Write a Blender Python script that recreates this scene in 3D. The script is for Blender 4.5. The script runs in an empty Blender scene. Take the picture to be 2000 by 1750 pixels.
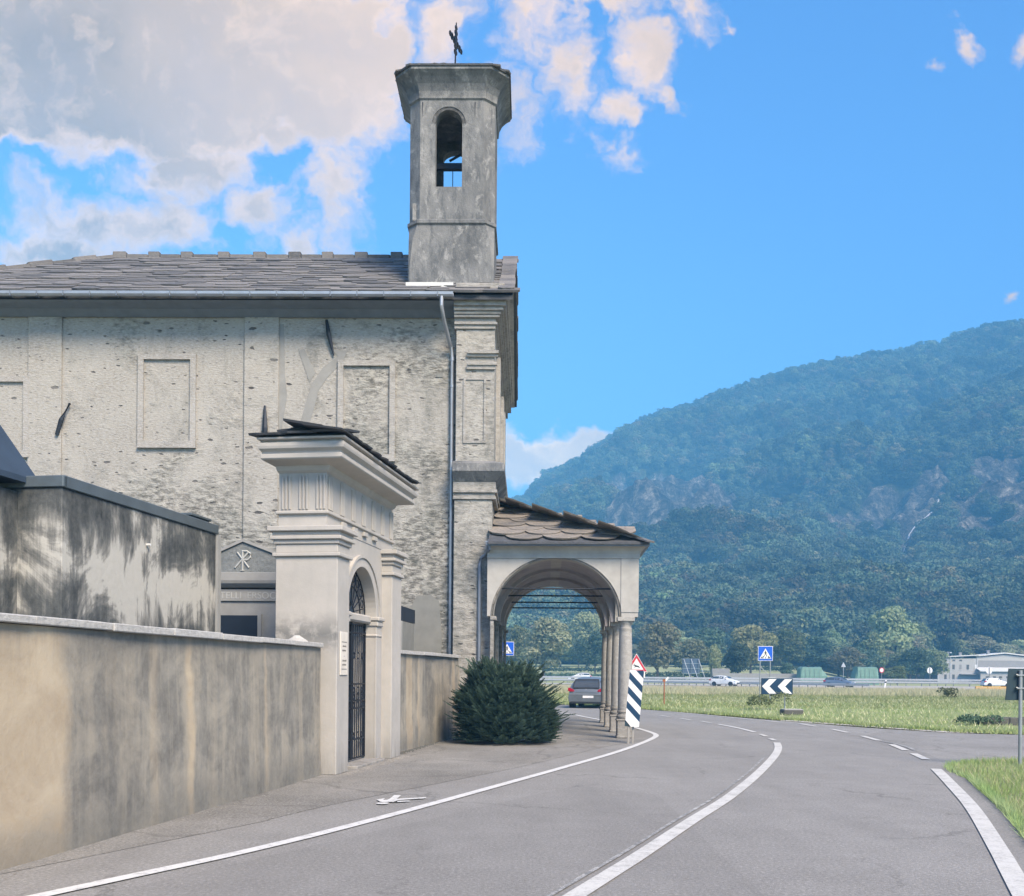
import bpy, math, random
import numpy as np
from mathutils import Vector, Matrix, noise

R = math.radians
rng = random.Random(7)
scene = bpy.context.scene
col = scene.collection

# ------------------------------------------------------------------ camera, world, sun, exposure
CAM_H = 1.65
cam_d = bpy.data.cameras.new('camera')
cam = bpy.data.objects.new('camera', cam_d)
col.objects.link(cam)
cam.location = (0, 0, CAM_H)
cam.rotation_euler = (R(90), R(-0.45), 0)
cam_d.sensor_width = 36
cam_d.lens = 36.0
cam_d.shift_y = 0.22
cam_d.clip_start = 0.1
cam_d.clip_end = 9000
scene.camera = cam

SUN_EL, SUN_AZ = 43, 149          # azimuth clockwise from +Y
SUN_STRENGTH = 4.6
SKY_STRENGTH = 0.15
EXPOSURE = 1.28
sun_d = bpy.data.lights.new('sun', 'SUN')
sun = bpy.data.objects.new('sun', sun_d)
col.objects.link(sun)
sun_d.energy = SUN_STRENGTH
sun_d.angle = R(24)
sun_d.color = (1.0, 0.84, 0.645)
sd = Vector((math.sin(R(SUN_AZ)) * math.cos(R(SUN_EL)), math.cos(R(SUN_AZ)) * math.cos(R(SUN_EL)), math.sin(R(SUN_EL))))
sun.rotation_euler = sd.to_track_quat('Z', 'Y').to_euler()
sun.location = (20, -20, 40)

scene.view_settings.view_transform = 'Standard'
scene.view_settings.look = 'None'
scene.view_settings.exposure = EXPOSURE
scene.view_settings.gamma = 1
scene.view_settings.use_curve_mapping = False
try:
    scene.cycles.max_bounces = 6
    scene.cycles.diffuse_bounces = 3
    scene.cycles.transparent_max_bounces = 6
    scene.cycles.volume_bounces = 0
    scene.cycles.use_denoising = True
except Exception:
    pass

# ------------------------------------------------------------------ node helper
class NT:
    def __init__(s, tree):
        s.t = tree; s.n = tree.nodes; s.l = tree.links
    def new(s, typ, **kw):
        n = s.n.new(typ)
        for k, v in kw.items():
            setattr(n, k, v)
        return n
    def put(s, sock, v):
        if v is None: return
        if isinstance(v, bpy.types.NodeSocket): s.l.new(v, sock)
        else:
            try: sock.default_value = v
            except Exception:
                sock.default_value = (*v, 1.0) if len(v) == 3 else v
    def math(s, op, a, b=None, c=None, clamp=False):
        n = s.new('ShaderNodeMath', operation=op, use_clamp=clamp)
        s.put(n.inputs[0], a)
        if b is not None: s.put(n.inputs[1], b)
        if c is not None: s.put(n.inputs[2], c)
        return n.outputs[0]
    def vmath(s, op, a, b=None):
        n = s.new('ShaderNodeVectorMath', operation=op)
        s.put(n.inputs[0], a)
        if b is not None: s.put(n.inputs[1], b)
        return n.outputs['Value'] if op in ('LENGTH', 'DISTANCE', 'DOT_PRODUCT') else n.outputs[0]
    def mix(s, f, a, b, mode='MIX'):
        n = s.new('ShaderNodeMix', data_type='RGBA', blend_type=mode)
        s.put(n.inputs[0], f)
        for i, v in ((6, a), (7, b)):
            if isinstance(v, bpy.types.NodeSocket): s.l.new(v, n.inputs[i])
            else: n.inputs[i].default_value = (*v[:3], 1.0)
        return n.outputs[2]
    def noise(s, vec, scale=1.0, detail=4.0, rough=0.55, dist=0.0, out=0):
        n = s.new('ShaderNodeTexNoise')
        if vec is not None: s.l.new(vec, n.inputs['Vector'])
        n.inputs['Scale'].default_value = scale
        n.inputs['Detail'].default_value = detail
        n.inputs['Roughness'].default_value = rough
        n.inputs['Distortion'].default_value = dist
        return n.outputs[out]
    def voro(s, vec, scale=1.0, feature='F1', out='Distance', rand=1.0):
        n = s.new('ShaderNodeTexVoronoi', feature=feature)
        s.l.new(vec, n.inputs['Vector'])
        n.inputs['Scale'].default_value = scale
        n.inputs['Randomness'].default_value = rand
        return n.outputs[out]
    def scale(s, vec, xyz):
        n = s.new('ShaderNodeMapping')
        s.l.new(vec, n.inputs['Vector']); n.inputs['Scale'].default_value = xyz
        return n.outputs[0]
    def ramp(s, f, stops, interp='LINEAR'):
        n = s.new('ShaderNodeValToRGB')
        cr = n.color_ramp; cr.interpolation = interp
        while len(cr.elements) < len(stops): cr.elements.new(0.5)
        for e, (p, c) in zip(cr.elements, stops):
            e.position = p
            e.color = (c, c, c, 1) if isinstance(c, (int, float)) else (*c, 1)
        s.l.new(f, n.inputs[0])
        return n.outputs[0]
    def sep(s, vec):
        n = s.new('ShaderNodeSeparateXYZ'); s.l.new(vec, n.inputs[0])
        return n.outputs
    def comb(s, x, y, z):
        n = s.new('ShaderNodeCombineXYZ')
        s.put(n.inputs[0], x); s.put(n.inputs[1], y); s.put(n.inputs[2], z)
        return n.outputs[0]
    def coord(s, which='Object'):
        return s.new('ShaderNodeTexCoord').outputs[which]
    def bump(s, h, strength=0.3, dist=0.02, normal=None):
        n = s.new('ShaderNodeBump')
        n.inputs['Strength'].default_value = strength
        n.inputs['Distance'].default_value = dist
        s.l.new(h, n.inputs['Height'])
        if normal is not None: s.l.new(normal, n.inputs['Normal'])
        return n.outputs[0]

MATS = {}
def material(name, colour=None, rough=0.85, metal=0.0, build=None, spec=0.35):
    m = bpy.data.materials.new(name); m.use_nodes = True
    t = NT(m.node_tree)
    b = t.n['Principled BSDF']
    b.inputs['Roughness'].default_value = rough
    b.inputs['Metallic'].default_value = metal
    b.inputs['Specular IOR Level'].default_value = spec
    if build:
        build(t, b)
    else:
        # every plain material still carries a little uneven tone
        n = t.noise(t.coord(), 3.0, 5, 0.6)
        c = Vector(colour)
        t.put(b.inputs['Base Color'], t.mix(t.ramp(n, [(0.3, 0.0), (0.7, 1.0)]), tuple(c * 0.86), tuple(c * 1.08)))
    MATS[name] = m
    return m

# ------------------------------------------------------------------ world: physical sky with clouds
def pix(px, py):
    "view direction ratios (x/y, z/y) of a point measured on the photograph"
    a = (px - 1000) / 2000; b = (1315 - py) / 2000
    A = R(0.45)
    return a * math.cos(A) - b * math.sin(A), b * math.cos(A) + a * math.sin(A)

def ground_pt(px, py, z=0.0):
    u, v = pix(px, py)
    Y = (z - CAM_H) / v
    return u * Y, Y

def build_world():
    w = bpy.data.worlds.new('World'); scene.world = w; w.use_nodes = True
    t = NT(w.node_tree)
    for n in list(t.n): t.n.remove(n)
    out = t.new('ShaderNodeOutputWorld')
    sky = t.new('ShaderNodeTexSky', sky_type='NISHITA')
    sky.sun_disc = False
    sky.sun_elevation = R(SUN_EL)
    sky.sun_rotation = R(SUN_AZ)
    sky.altitude = 300; sky.air_density = 1.25; sky.dust_density = 0.5; sky.ozone_density = 2.6
    hsv = t.new('ShaderNodeHueSaturation')
    hsv.inputs['Saturation'].default_value = 1.12
    hsv.inputs['Value'].default_value = 1.0
    t.l.new(sky.outputs[0], hsv.inputs['Color'])
    bg1 = t.new('ShaderNodeBackground'); bg1.inputs[1].default_value = SKY_STRENGTH
    D = t.coord('Generated')
    sx, sy, sz = t.sep(D)
    ysafe = t.math('MAXIMUM', sy, 0.08)
    u = t.math('DIVIDE', sx, ysafe); v = t.math('DIVIDE', sz, ysafe)
    front = t.math('MULTIPLY', t.math('SUBTRACT', sy, 0.12), 6.0, clamp=True)
    UV = t.comb(u, v, 0)
    warp = t.noise(UV, 6.0, 5, 0.6, out=1)
    warp2 = t.noise(UV, 22.0, 4, 0.6, out=1)
    off = t.vmath('SCALE', t.vmath('SUBTRACT', warp, (0.5, 0.5, 0.5)))
    off.node.inputs['Scale'].default_value = 0.15
    off2 = t.vmath('SCALE', t.vmath('SUBTRACT', warp2, (0.5, 0.5, 0.5)))
    off2.node.inputs['Scale'].default_value = 0.04
    UVw = t.vmath('ADD', t.vmath('ADD', UV, off), off2)
    # cloud masses: centre, radii (photo pixels), tilt in degrees, weight
    blobs = [(60, 60, 560, 270, 0, 3.4), (420, 80, 360, 240, 0, 3.2), (630, 150, 165, 190, -20, 2.4), (690, 50, 150, 130, 0, 2.2),
             (660, 340, 75, 150, 18, 1.0), (610, 470, 45, 55, 0, .9), (380, 300, 210, 110, 10, 1.3), (240, 415, 260, 85, -6, 1.25),
             (520, 390, 100, 100, 0, .95), (875, 70, 80, 125, -25, 1.0), (140, 470, 220, 50, 0, 1.1), (20, 270, 160, 70, 0, 1.4),
             (1045, 60, 75, 120, 10, 1.0), (1105, 160, 55, 95, 15, 1.0), (1180, 5, 110, 55, 0, 1.05), (1245, 130, 62, 85, 20, 1.1),
             (1200, 235, 45, 50, 0, .95), (1345, 5, 75, 75, -25, 1.05), (1310, 200, 48, 22, -15, .65), (1210, 290, 40, 20, 0, .55),
             (1850, 45, 34, 26, -55, .75), (1775, 80, 26, 14, -20, .6), (1420, 32, 24, 12, 0, .6), (1010, 190, 60, 80, 0, .45), (1990, 60, 24, 30, 0, .55),
             (1090, 890, 150, 62, 0, 2.6), (1010, 905, 100, 80, 0, 2.2), (1165, 872, 66, 44, 0, 2.2), (960, 880, 100, 80, 0, 2.0),
             (1030, 830, 40, 14, 0, .5), (1990, 620, 20, 14, 0, .8), (1710, 690, 60, 14, -10, .45),
             (-700, 100, 700, 400, 0, 1.2), (200, -500, 900, 320, 0, 1.0), (2700, -300, 420, 160, 20, .8)]
    acc = None
    for (px, py, rx, ry, tilt, wgt) in blobs:
        bu, bv = pix(px, py)
        m = t.new('ShaderNodeMapping', vector_type='TEXTURE')
        m.inputs['Location'].default_value = (bu, bv, 0)
        m.inputs['Rotation'].default_value = (0, 0, R(tilt))
        m.inputs['Scale'].default_value = (rx / 2000, ry / 2000, 1)
        t.l.new(UVw, m.inputs['Vector'])
        d = t.math('MULTIPLY', t.math('SUBTRACT', 1.0, t.vmath('LENGTH', m.outputs[0])), wgt)
        acc = d if acc is None else t.math('MAXIMUM', acc, d)
    acc = t.math('MAXIMUM', acc, -0.6)
    holes = [(560, 290, 70, 45, 20, 1.1), (90, 330, 100, 30, 0, .45), (230, 280, 60, 30, 0, .45), (470, 455, 70, 34, 0, .7), (760, 40, 34, 40, 0, .8), (1135, 60, 22, 40, 0, .7)]
    for (px, py, rx, ry, tilt, wgt) in holes:
        bu, bv = pix(px, py)
        m = t.new('ShaderNodeMapping', vector_type='TEXTURE')
        m.inputs['Location'].default_value = (bu, bv, 0)
        m.inputs['Rotation'].default_value = (0, 0, R(tilt))
        m.inputs['Scale'].default_value = (rx / 2000, ry / 2000, 1)
        t.l.new(UVw, m.inputs['Vector'])
        d = t.math('MULTIPLY', t.math('SUBTRACT', 1.0, t.vmath('LENGTH', m.outputs[0]), clamp=True), wgt)
        acc = t.math('SUBTRACT', acc, d)
    fine = t.noise(UVw, 9.0, 9, 0.62)
    fine2 = t.noise(UVw, 38.0, 6, 0.6)
    dens_front = t.math('ADD', acc, t.math('MULTIPLY', t.math('SUBTRACT', fine, 0.5), 2.3))
    dens_front = t.math('ADD', dens_front, t.math('MULTIPLY', t.math('SUBTRACT', fine2, 0.5), 1.0))
    # rest of the sky: broken cloud of the same kind
    broad = t.noise(D, 2.2, 8, 0.6)
    dens_back = t.math('MULTIPLY', t.math('SUBTRACT', broad, 0.52), 3.0)
    nn = t.new('ShaderNodeMix', data_type='FLOAT')
    t.l.new(front, nn.inputs[0]); t.l.new(dens_back, nn.inputs[2]); t.l.new(dens_front, nn.inputs[3])
    dens = nn.outputs[0]
    mask = t.new('ShaderNodeMapRange', interpolation_type='SMOOTHSTEP')
    t.l.new(dens, mask.inputs[0]); mask.inputs[1].default_value = -0.18; mask.inputs[2].default_value = 0.85
    up = t.math('MULTIPLY', t.math('SUBTRACT', sz, 0.0), 20.0, clamp=True)
    fac = t.math('MULTIPLY', t.math('MULTIPLY', mask.outputs[0], up), 0.94)
    thick = t.new('ShaderNodeMapRange', interpolation_type='SMOOTHSTEP')
    t.l.new(dens, thick.inputs[0]); thick.inputs[1].default_value = 0.35; thick.inputs[2].default_value = 1.15
    tex = t.noise(UVw, 4.5, 6, 0.55, dist=0.3)
    # billows: the side of each swelling turned from the light is darker
    def billow(scale, d):
        a_ = t.noise(UVw, scale, 6, 0.6); b_ = t.noise(t.vmath('ADD', UVw, (d, d * .8, 0)), scale, 6, 0.6)
        return t.math('SUBTRACT', b_, a_)
    emb = t.math('ADD', t.math('MULTIPLY', billow(6.0, .02), 3.0), t.math('MULTIPLY', billow(16.0, .008), 2.2))
    tone = t.math('ADD', t.math('ADD', t.math('MULTIPLY', thick.outputs[0], 1.0), t.math('MULTIPLY', t.math('SUBTRACT', tex, 0.5), .8)), emb, clamp=True)
    # thick western bank is grey, the thin edges and the small puffs catch warm light
    west = t.math('MULTIPLY', t.math('SUBTRACT', -0.15, u), 3.6, clamp=True)
    tone = t.math('MULTIPLY', tone, t.math('ADD', 0.42, t.math('MULTIPLY', west, 0.58)))
    low = t.math('MULTIPLY', t.math('SUBTRACT', 0.28, v), 12.0, clamp=True)
    bright = t.mix(low, (0.88, 0.58, 0.33), (2.3, 1.5, 0.55))
    shade = t.mix(t.ramp(tex, [(0.35, 0.0), (0.65, 1.0)]), (0.27, 0.175, 0.065), (0.47, 0.305, 0.135))
    ccol = t.mix(tone, bright, shade)
    b2 = t.noise(UVw, 14.0, 6, 0.6)
    ccol = t.mix(t.math('MULTIPLY', t.ramp(b2, [(0.35, 0.0), (0.7, 1.0)]), 0.4), ccol, (0.42, 0.30, 0.21))
    t.l.new(t.mix(1.0, hsv.outputs[0], (.52, .76, 1.0), 'MULTIPLY'), bg1.inputs[0])
    bg2 = t.new('ShaderNodeBackground'); bg2.inputs[1].default_value = 1.0
    t.l.new(ccol, bg2.inputs[0])
    mx = t.new('ShaderNodeMixShader')
    t.l.new(fac, mx.inputs[0]); t.l.new(bg1.outputs[0], mx.inputs[1]); t.l.new(bg2.outputs[0], mx.inputs[2])
    t.l.new(mx.outputs[0], out.inputs['Surface'])
    w.cycles.sampling_method = 'MANUAL'
    w.cycles.sample_map_resolution = 512
build_world()

# ------------------------------------------------------------------ object helpers
def tag(o, label=None, cat=None, group=None, kind=None):
    if label: o['label'] = label
    if cat: o['category'] = cat
    if group: o['group'] = group
    if kind: o['kind'] = kind
    return o

def empty(name, loc=(0, 0, 0), rz=0.0, label=None, cat=None, group=None):
    o = bpy.data.objects.new(name, None); col.objects.link(o)
    o.location = loc; o.rotation_euler = (0, 0, rz)
    o.empty_display_size = 0.3
    return tag(o, label, cat, group)

def link_mesh(name, me, parent=None):
    o = bpy.data.objects.new(name, me); col.objects.link(o)
    if parent is not None: o.parent = parent
    return o

def children(o):
    return [c for c in bpy.data.objects if c.parent == o]

class MB:
    "collects faces; build() links them as one mesh object"
    def __init__(s):
        s.v = []; s.f = []; s.mi = []; s.cur = 0
    def add(s, vs, fs):
        b = len(s.v); s.v.extend(vs)
        for f in fs:
            s.f.append(tuple(i + b for i in f)); s.mi.append(s.cur)
        return s
    def quad(s, a, b, c, d): return s.add([a, b, c, d], [(0, 1, 2, 3)])
    def box(s, x0, x1, y0, y1, z0, z1):
        v = [(x, y, z) for z in (z0, z1) for y in (y0, y1) for x in (x0, x1)]
        return s.add(v, [(0, 2, 3, 1), (4, 5, 7, 6), (0, 1, 5, 4), (2, 6, 7, 3), (0, 4, 6, 2), (1, 3, 7, 5)])
    def prism(s, poly, a0, a1, axis='z'):
        "extrude a polygon along an axis; poly is given in the other two axes (xy, xz or yz)"
        def P(p, a):
            return {'z': (p[0], p[1], a), 'y': (p[0], a, p[1]), 'x': (a, p[0], p[1])}[axis]
        n = len(poly)
        v = [P(p, a0) for p in poly] + [P(p, a1) for p in poly]
        f = [tuple(range(n - 1, -1, -1)), tuple(range(n, 2 * n))] + [(i, (i + 1) % n, (i + 1) % n + n, i + n) for i in range(n)]
        return s.add(v, f)
    def tube(s, pts, r, n=8, cap=True):
        pts = [Vector(p) for p in pts]
        rs = r if isinstance(r, (list, tuple)) else [r] * len(pts)
        rings = []
        for i, p in enumerate(pts):
            d = (pts[min(i + 1, len(pts) - 1)] - pts[max(i - 1, 0)])
            d = d.normalized() if d.length > 1e-9 else Vector((0, 0, 1))
            ref = Vector((0, 0, 1)) if abs(d.z) < 0.9 else Vector((1, 0, 0))
            a = d.cross(ref).normalized(); b = d.cross(a).normalized()
            rings.append([tuple(p + (a * math.cos(2 * math.pi * k / n) + b * math.sin(2 * math.pi * k / n)) * rs[i]) for k in range(n)])
        return s.loft(rings, cap)
    def loft(s, rings, cap=True, closed=True):
        n = len(rings[0]); v = [p for r in rings for p in r]; f = []
        m = n if closed else n - 1
        for i in range(len(rings) - 1):
            for k in range(m):
                k2 = (k + 1) % n
                f.append((i * n + k, i * n + k2, (i + 1) * n + k2, (i + 1) * n + k))
        if cap:
            f.append(tuple(range(n - 1, -1, -1))); f.append(tuple(range((len(rings) - 1) * n, len(rings) * n)))
        return s.add(v, f)
    def lathe(s, prof, cx=0, cy=0, n=20):
        "prof: (radius, z) from the bottom up"
        return s.loft([[(cx + r * math.cos(2 * math.pi * k / n), cy + r * math.sin(2 * math.pi * k / n), z) for k in range(n)] for r, z in prof])
    def arch(s, a0, a1, z0, z1, b0, b1, ac, r, zs, rise=None, zsill=None, seg=20, axis='y', ends=True):
        "wall running along an axis (a) with thickness b0..b1 and an arched opening"
        rise = r if rise is None else rise
        zb = z0 if zsill is None else zsill
        def P(a, b, z): return (b, a, z) if axis == 'y' else (a, b, z)
        curve = [(ac - r * math.cos(math.pi * i / seg), zs + rise * math.sin(math.pi * i / seg)) for i in range(seg + 1)]
        for b in (b0, b1):
            s.quad(P(a0, b, z0), P(ac - r, b, z0), P(ac - r, b, zs), P(a0, b, zs))
            s.quad(P(a0, b, zs), P(ac - r, b, zs), P(ac - r, b, z1), P(a0, b, z1))
            s.quad(P(ac + r, b, z0), P(a1, b, z0), P(a1, b, zs), P(ac + r, b, zs))
            s.quad(P(ac + r, b, zs), P(a1, b, zs), P(a1, b, z1), P(ac + r, b, z1))
            if zb > z0: s.quad(P(ac - r, b, z0), P(ac + r, b, z0), P(ac + r, b, zb), P(ac - r, b, zb))
            for (p, q) in zip(curve, curve[1:]):
                s.quad(P(p[0], b, p[1]), P(q[0], b, q[1]), P(q[0], b, z1), P(p[0], b, z1))
        for (p, q) in zip(curve, curve[1:]):
            s.quad(P(p[0], b0, p[1]), P(q[0], b0, q[1]), P(q[0], b1, q[1]), P(p[0], b1, p[1]))
        for a in (ac - r, ac + r):
            s.quad(P(a, b0, zb), P(a, b1, zb), P(a, b1, zs), P(a, b0, zs))
        if zb > z0: s.quad(P(ac - r, b0, zb), P(ac + r, b0, zb), P(ac + r, b1, zb), P(ac - r, b1, zb))
        s.quad(P(a0, b0, z1), P(a1, b0, z1), P(a1, b1, z1), P(a0, b1, z1))
        if ends:
            for a in (a0, a1): s.quad(P(a, b0, z0), P(a, b1, z0), P(a, b1, z1), P(a, b0, z1))
        return s
    def band(s, ac, r, zs, rise, w, b0, b1, seg=24, axis='y'):
        "archivolt: a ring of stone round an arch"
        def P(a, b, z): return (b, a, z) if axis == 'y' else (a, b, z)
        inn = [(ac - r * math.cos(math.pi * i / seg), zs + rise * math.sin(math.pi * i / seg)) for i in range(seg + 1)]
        out = [(ac - (r + w) * math.cos(math.pi * i / seg), zs + (rise + w) * math.sin(math.pi * i / seg)) for i in range(seg + 1)]
        for i in range(seg):
            s.quad(P(inn[i][0], b1, inn[i][1]), P(inn[i + 1][0], b1, inn[i + 1][1]), P(out[i + 1][0], b1, out[i + 1][1]), P(out[i][0], b1, out[i][1]))
            s.quad(P(inn[i][0], b0, inn[i][1]), P(inn[i + 1][0], b0, inn[i + 1][1]), P(inn[i + 1][0], b1, inn[i + 1][1]), P(inn[i][0], b1, inn[i][1]))
            s.quad(P(out[i][0], b0, out[i][1]), P(out[i + 1][0], b0, out[i + 1][1]), P(out[i + 1][0], b1, out[i + 1][1]), P(out[i][0], b1, out[i][1]))
        return s
    def mesh(s, name, mats, smooth=False, bevel=0):
        me = bpy.data.meshes.new(name)
        me.from_pydata(s.v, [], s.f)
        for m in (mats if isinstance(mats, (list, tuple)) else [mats]): me.materials.append(MATS[m] if isinstance(m, str) else m)
        if any(s.mi): me.polygons.foreach_set('material_index', s.mi)
        import bmesh
        bm = bmesh.new(); bm.from_mesh(me)
        bmesh.ops.remove_doubles(bm, verts=bm.verts, dist=0.0004)
        bmesh.ops.recalc_face_normals(bm, faces=bm.faces)
        if bevel:
            es = [e for e in bm.edges if len(e.link_faces) == 2 and e.calc_face_angle(0) > 0.5]
            bmesh.ops.bevel(bm, geom=es, offset=bevel, segments=1, affect='EDGES', clamp_overlap=True)
        bm.to_mesh(me); bm.free()
        if smooth:
            me.polygons.foreach_set('use_smooth', [True] * len(me.polygons))
            try: me.set_sharp_from_angle(angle=R(38))
            except Exception: pass
        me.update()
        return me
    def build(s, name, mats, parent=None, smooth=False, bevel=0):
        return link_mesh(name, s.mesh(name, mats, smooth, bevel), parent)

def np_mesh(name, verts, faces, mat, smooth=False, nper=4):
    verts = np.asarray(verts, dtype=np.float32).reshape(-1, 3); faces = np.asarray(faces, dtype=np.int32).reshape(-1, nper)
    me = bpy.data.meshes.new(name)
    me.vertices.add(len(verts)); me.vertices.foreach_set('co', verts.ravel())
    me.loops.add(faces.size); me.loops.foreach_set('vertex_index', faces.ravel())
    me.polygons.add(len(faces)); me.polygons.foreach_set('loop_start', np.arange(0, faces.size, nper, dtype=np.int32))
    me.materials.append(MATS[mat])
    if smooth: me.polygons.foreach_set('use_smooth', np.ones(len(faces), dtype=bool))
    me.update(calc_edges=True)
    me.validate()
    return me

def copy_tree(o, parent=None):
    c = o.copy(); col.objects.link(c)
    if parent is not None: c.parent = parent
    for ch in children(o): copy_tree(ch, c)
    return c

def spline(pts, n=8):
    "Catmull-Rom through the points"
    P = [Vector(p) for p in pts]; out = []
    for i in range(len(P) - 1):
        p0 = P[max(i - 1, 0)]; p1 = P[i]; p2 = P[i + 1]; p3 = P[min(i + 2, len(P) - 1)]
        for k in range(n):
            t = k / n
            out.append(0.5 * ((2 * p1) + (p2 - p0) * t + (2 * p0 - 5 * p1 + 4 * p2 - p3) * t * t + (3 * p1 - p0 - 3 * p2 + p3) * t ** 3))
    out.append(P[-1])
    return out

def strip(mb, pts, w, z=0.0):
    L = []; 
    for i, p in enumerate(pts):
        d = (pts[min(i + 1, len(pts) - 1)] - pts[max(i - 1, 0)]).normalized()
        n = Vector((-d.y, d.x))
        L.append(((p + n * w / 2), (p - n * w / 2)))
    for a, b in zip(L, L[1:]):
        mb.quad((a[0].x, a[0].y, z), (b[0].x, b[0].y, z), (b[1].x, b[1].y, z), (a[1].x, a[1].y, z))

# ------------------------------------------------------------------ materials
def m_church(t, b, tint=(1, 1, 1), pits=True, rough_amt=1.0, greenish=1.0, bright=1.0):
    c = t.coord()
    x, y, z = t.sep(c)
    big = t.noise(c, 0.55, 6, 0.62)
    mid = t.noise(t.scale(c, (1, 1, 2.4)), 3.6, 8, 0.72)
    fine = t.noise(t.scale(c, (1, 1, 2.5)), 11, 8, 0.7)
    def k(a, b_, c_): return (a * tint[0] * bright, b_ * tint[1] * bright, c_ * tint[2] * bright)
    base = t.mix(t.ramp(big, [(0.35, 0.0), (0.65, 1.0)]), k(.345, .322, .285), k(.45, .425, .38))
    base = t.mix(t.ramp(fine, [(0.42, 0.0), (0.62, 1.0)]), base, k(.49, .47, .44))
    # rubble shows through where the render is gone: more low down and towards the east corner
    low = t.math('MULTIPLY', t.math('SUBTRACT', 6.6, z), 0.10)
    east = t.math('MULTIPLY', t.math('ADD', x, 4.5), 0.035)
    expo = t.math('ADD', t.math('ADD', t.noise(c, 0.45, 5, 0.6, dist=0.6), t.math('MAXIMUM', low, -0.05)), t.math('MAXIMUM', east, -0.03))
    em = t.ramp(expo, [(0.46, 0.0), (0.64, 1.0)])
    rub = t.ramp(mid, [(0.39, (.07, .067, .06)), (0.46, (.19, .18, .16)), (0.51, (.35, .335, .30)), (0.60, (.52, .50, .45))])
    green = t.mix(t.ramp(big, [(0.45, 0.0), (0.62, 1.0)]), rub, (.19, .205, .19))
    rub = t.mix(0.35 * greenish, rub, green)
    cc = t.mix(t.math('MULTIPLY', em, 0.80 * rough_amt), base, rub)
    # stones bare of plaster: flattened dark lenses, only some of the cells
    warp = t.vmath('ADD', c, t.vmath('MULTIPLY', t.noise(c, 4.0, 3, 0.6, out=1), (.16, .16, .10)))
    vs = t.scale(warp, (1.9, 1.9, 5.2))
    vd = t.voro(vs, 1.5); vc = t.voro(vs, 1.5, out='Color')
    r1, r2, r3 = t.sep(vc)
    area = t.noise(c, 0.8, 3, 0.5)
    sel = t.math('GREATER_THAN', t.math('ADD', r1, t.math('MULTIPLY', area, 0.9)), 1.0)
    rad = t.math('ADD', 0.12, t.math('MULTIPLY', r2, 0.24))
    pit = t.math('MULTIPLY', sel, t.math('MULTIPLY', t.math('SUBTRACT', rad, vd), 14.0, clamp=True))
    stone = t.mix(r3, (.07, .068, .07), (.19, .18, .17))
    vs2 = t.scale(warp, (4.2, 4.2, 12.0)); vd2 = t.voro(vs2, 1.5); q1, q2, q3 = t.sep(t.voro(vs2, 1.5, out='Color'))
    sel2 = t.math('GREATER_THAN', t.math('ADD', q1, t.math('MULTIPLY', area, 1.1)), 1.16)
    pit2 = t.math('MULTIPLY', sel2, t.math('MULTIPLY', t.math('SUBTRACT', t.math('ADD', .14, t.math('MULTIPLY', q2, .25)), vd2), 12.0, clamp=True))
    if pits: cc = t.mix(t.math('MULTIPLY', pit2, 0.55), t.mix(t.math('MULTIPLY', pit, 0.95), cc, stone), (.15, .145, .14))
    # damp grime, heavier low down and at the east corner
    gr = t.noise(t.scale(c, (1, 1, .55)), .9, 8, .72, dist=.8)
    gf = t.ramp(t.math('ADD', gr, t.math('ADD', t.math('MULTIPLY', low, .12), t.math('MULTIPLY', east, .25))), [(0.47, 0.0), (0.66, 1.0)])
    cc = t.mix(t.math('MULTIPLY', t.math('MULTIPLY', gf, t.ramp(mid, [(0.36, 1.0), (0.6, .35)])), .75), cc, (.10, .108, .10))
    t.put(b.inputs['Base Color'], cc)
    h = t.math('ADD', t.math('MULTIPLY', fine, 0.5), t.math('MULTIPLY', mid, t.math('ADD', 0.35, t.math('MULTIPLY', em, 1.6 * rough_amt))))
    if pits: h = t.math('SUBTRACT', h, t.math('MULTIPLY', pit, 0.5))
    t.put(b.inputs['Normal'], t.bump(h, 0.8, 0.055))
material('church_plaster', rough=0.95, spec=0.1, build=lambda t, b: m_church(t, b, bright=.84))
material('church_pilaster', rough=0.95, spec=0.1, build=lambda t, b: m_church(t, b, bright=.88, rough_amt=.38))
material('church_trim', rough=0.92, spec=0.1, build=lambda t, b: m_church(t, b, tint=(.98, .98, 1.0), pits=False, rough_amt=0.25, bright=0.86))

def m_tower(t, b):
    c = t.coord()
    big = t.noise(t.scale(c, (1, 1, .5)), 1.3, 7, 0.65)
    fl = t.noise(t.scale(c, (1, 1, .7)), 3.4, 9, 0.72, dist=.5)
    cc = t.ramp(big, [(0.3, (.10, .105, .11)), (0.5, (.185, .188, .19)), (0.72, (.28, .275, .265))])
    cc = t.mix(t.math('MULTIPLY', t.ramp(fl, [(0.53, 0.0), (0.62, 1.0)]), .75), cc, (.34, .335, .325))
    fk = t.noise(t.scale(c, (1, 1, .35)), 5.5, 8, .75)
    cc = t.mix(t.math('MULTIPLY', t.ramp(fk, [(0.50, 0.0), (0.64, 1.0)]), .6), cc, (.075, .085, .095))
    t.put(b.inputs['Base Color'], cc)
    t.put(b.inputs['Normal'], t.bump(t.math('ADD', fl, t.noise(c, 25, 6, .7)), .6, .03))
material('tower_plaster', rough=0.95, spec=0.1, build=m_tower)

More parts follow.
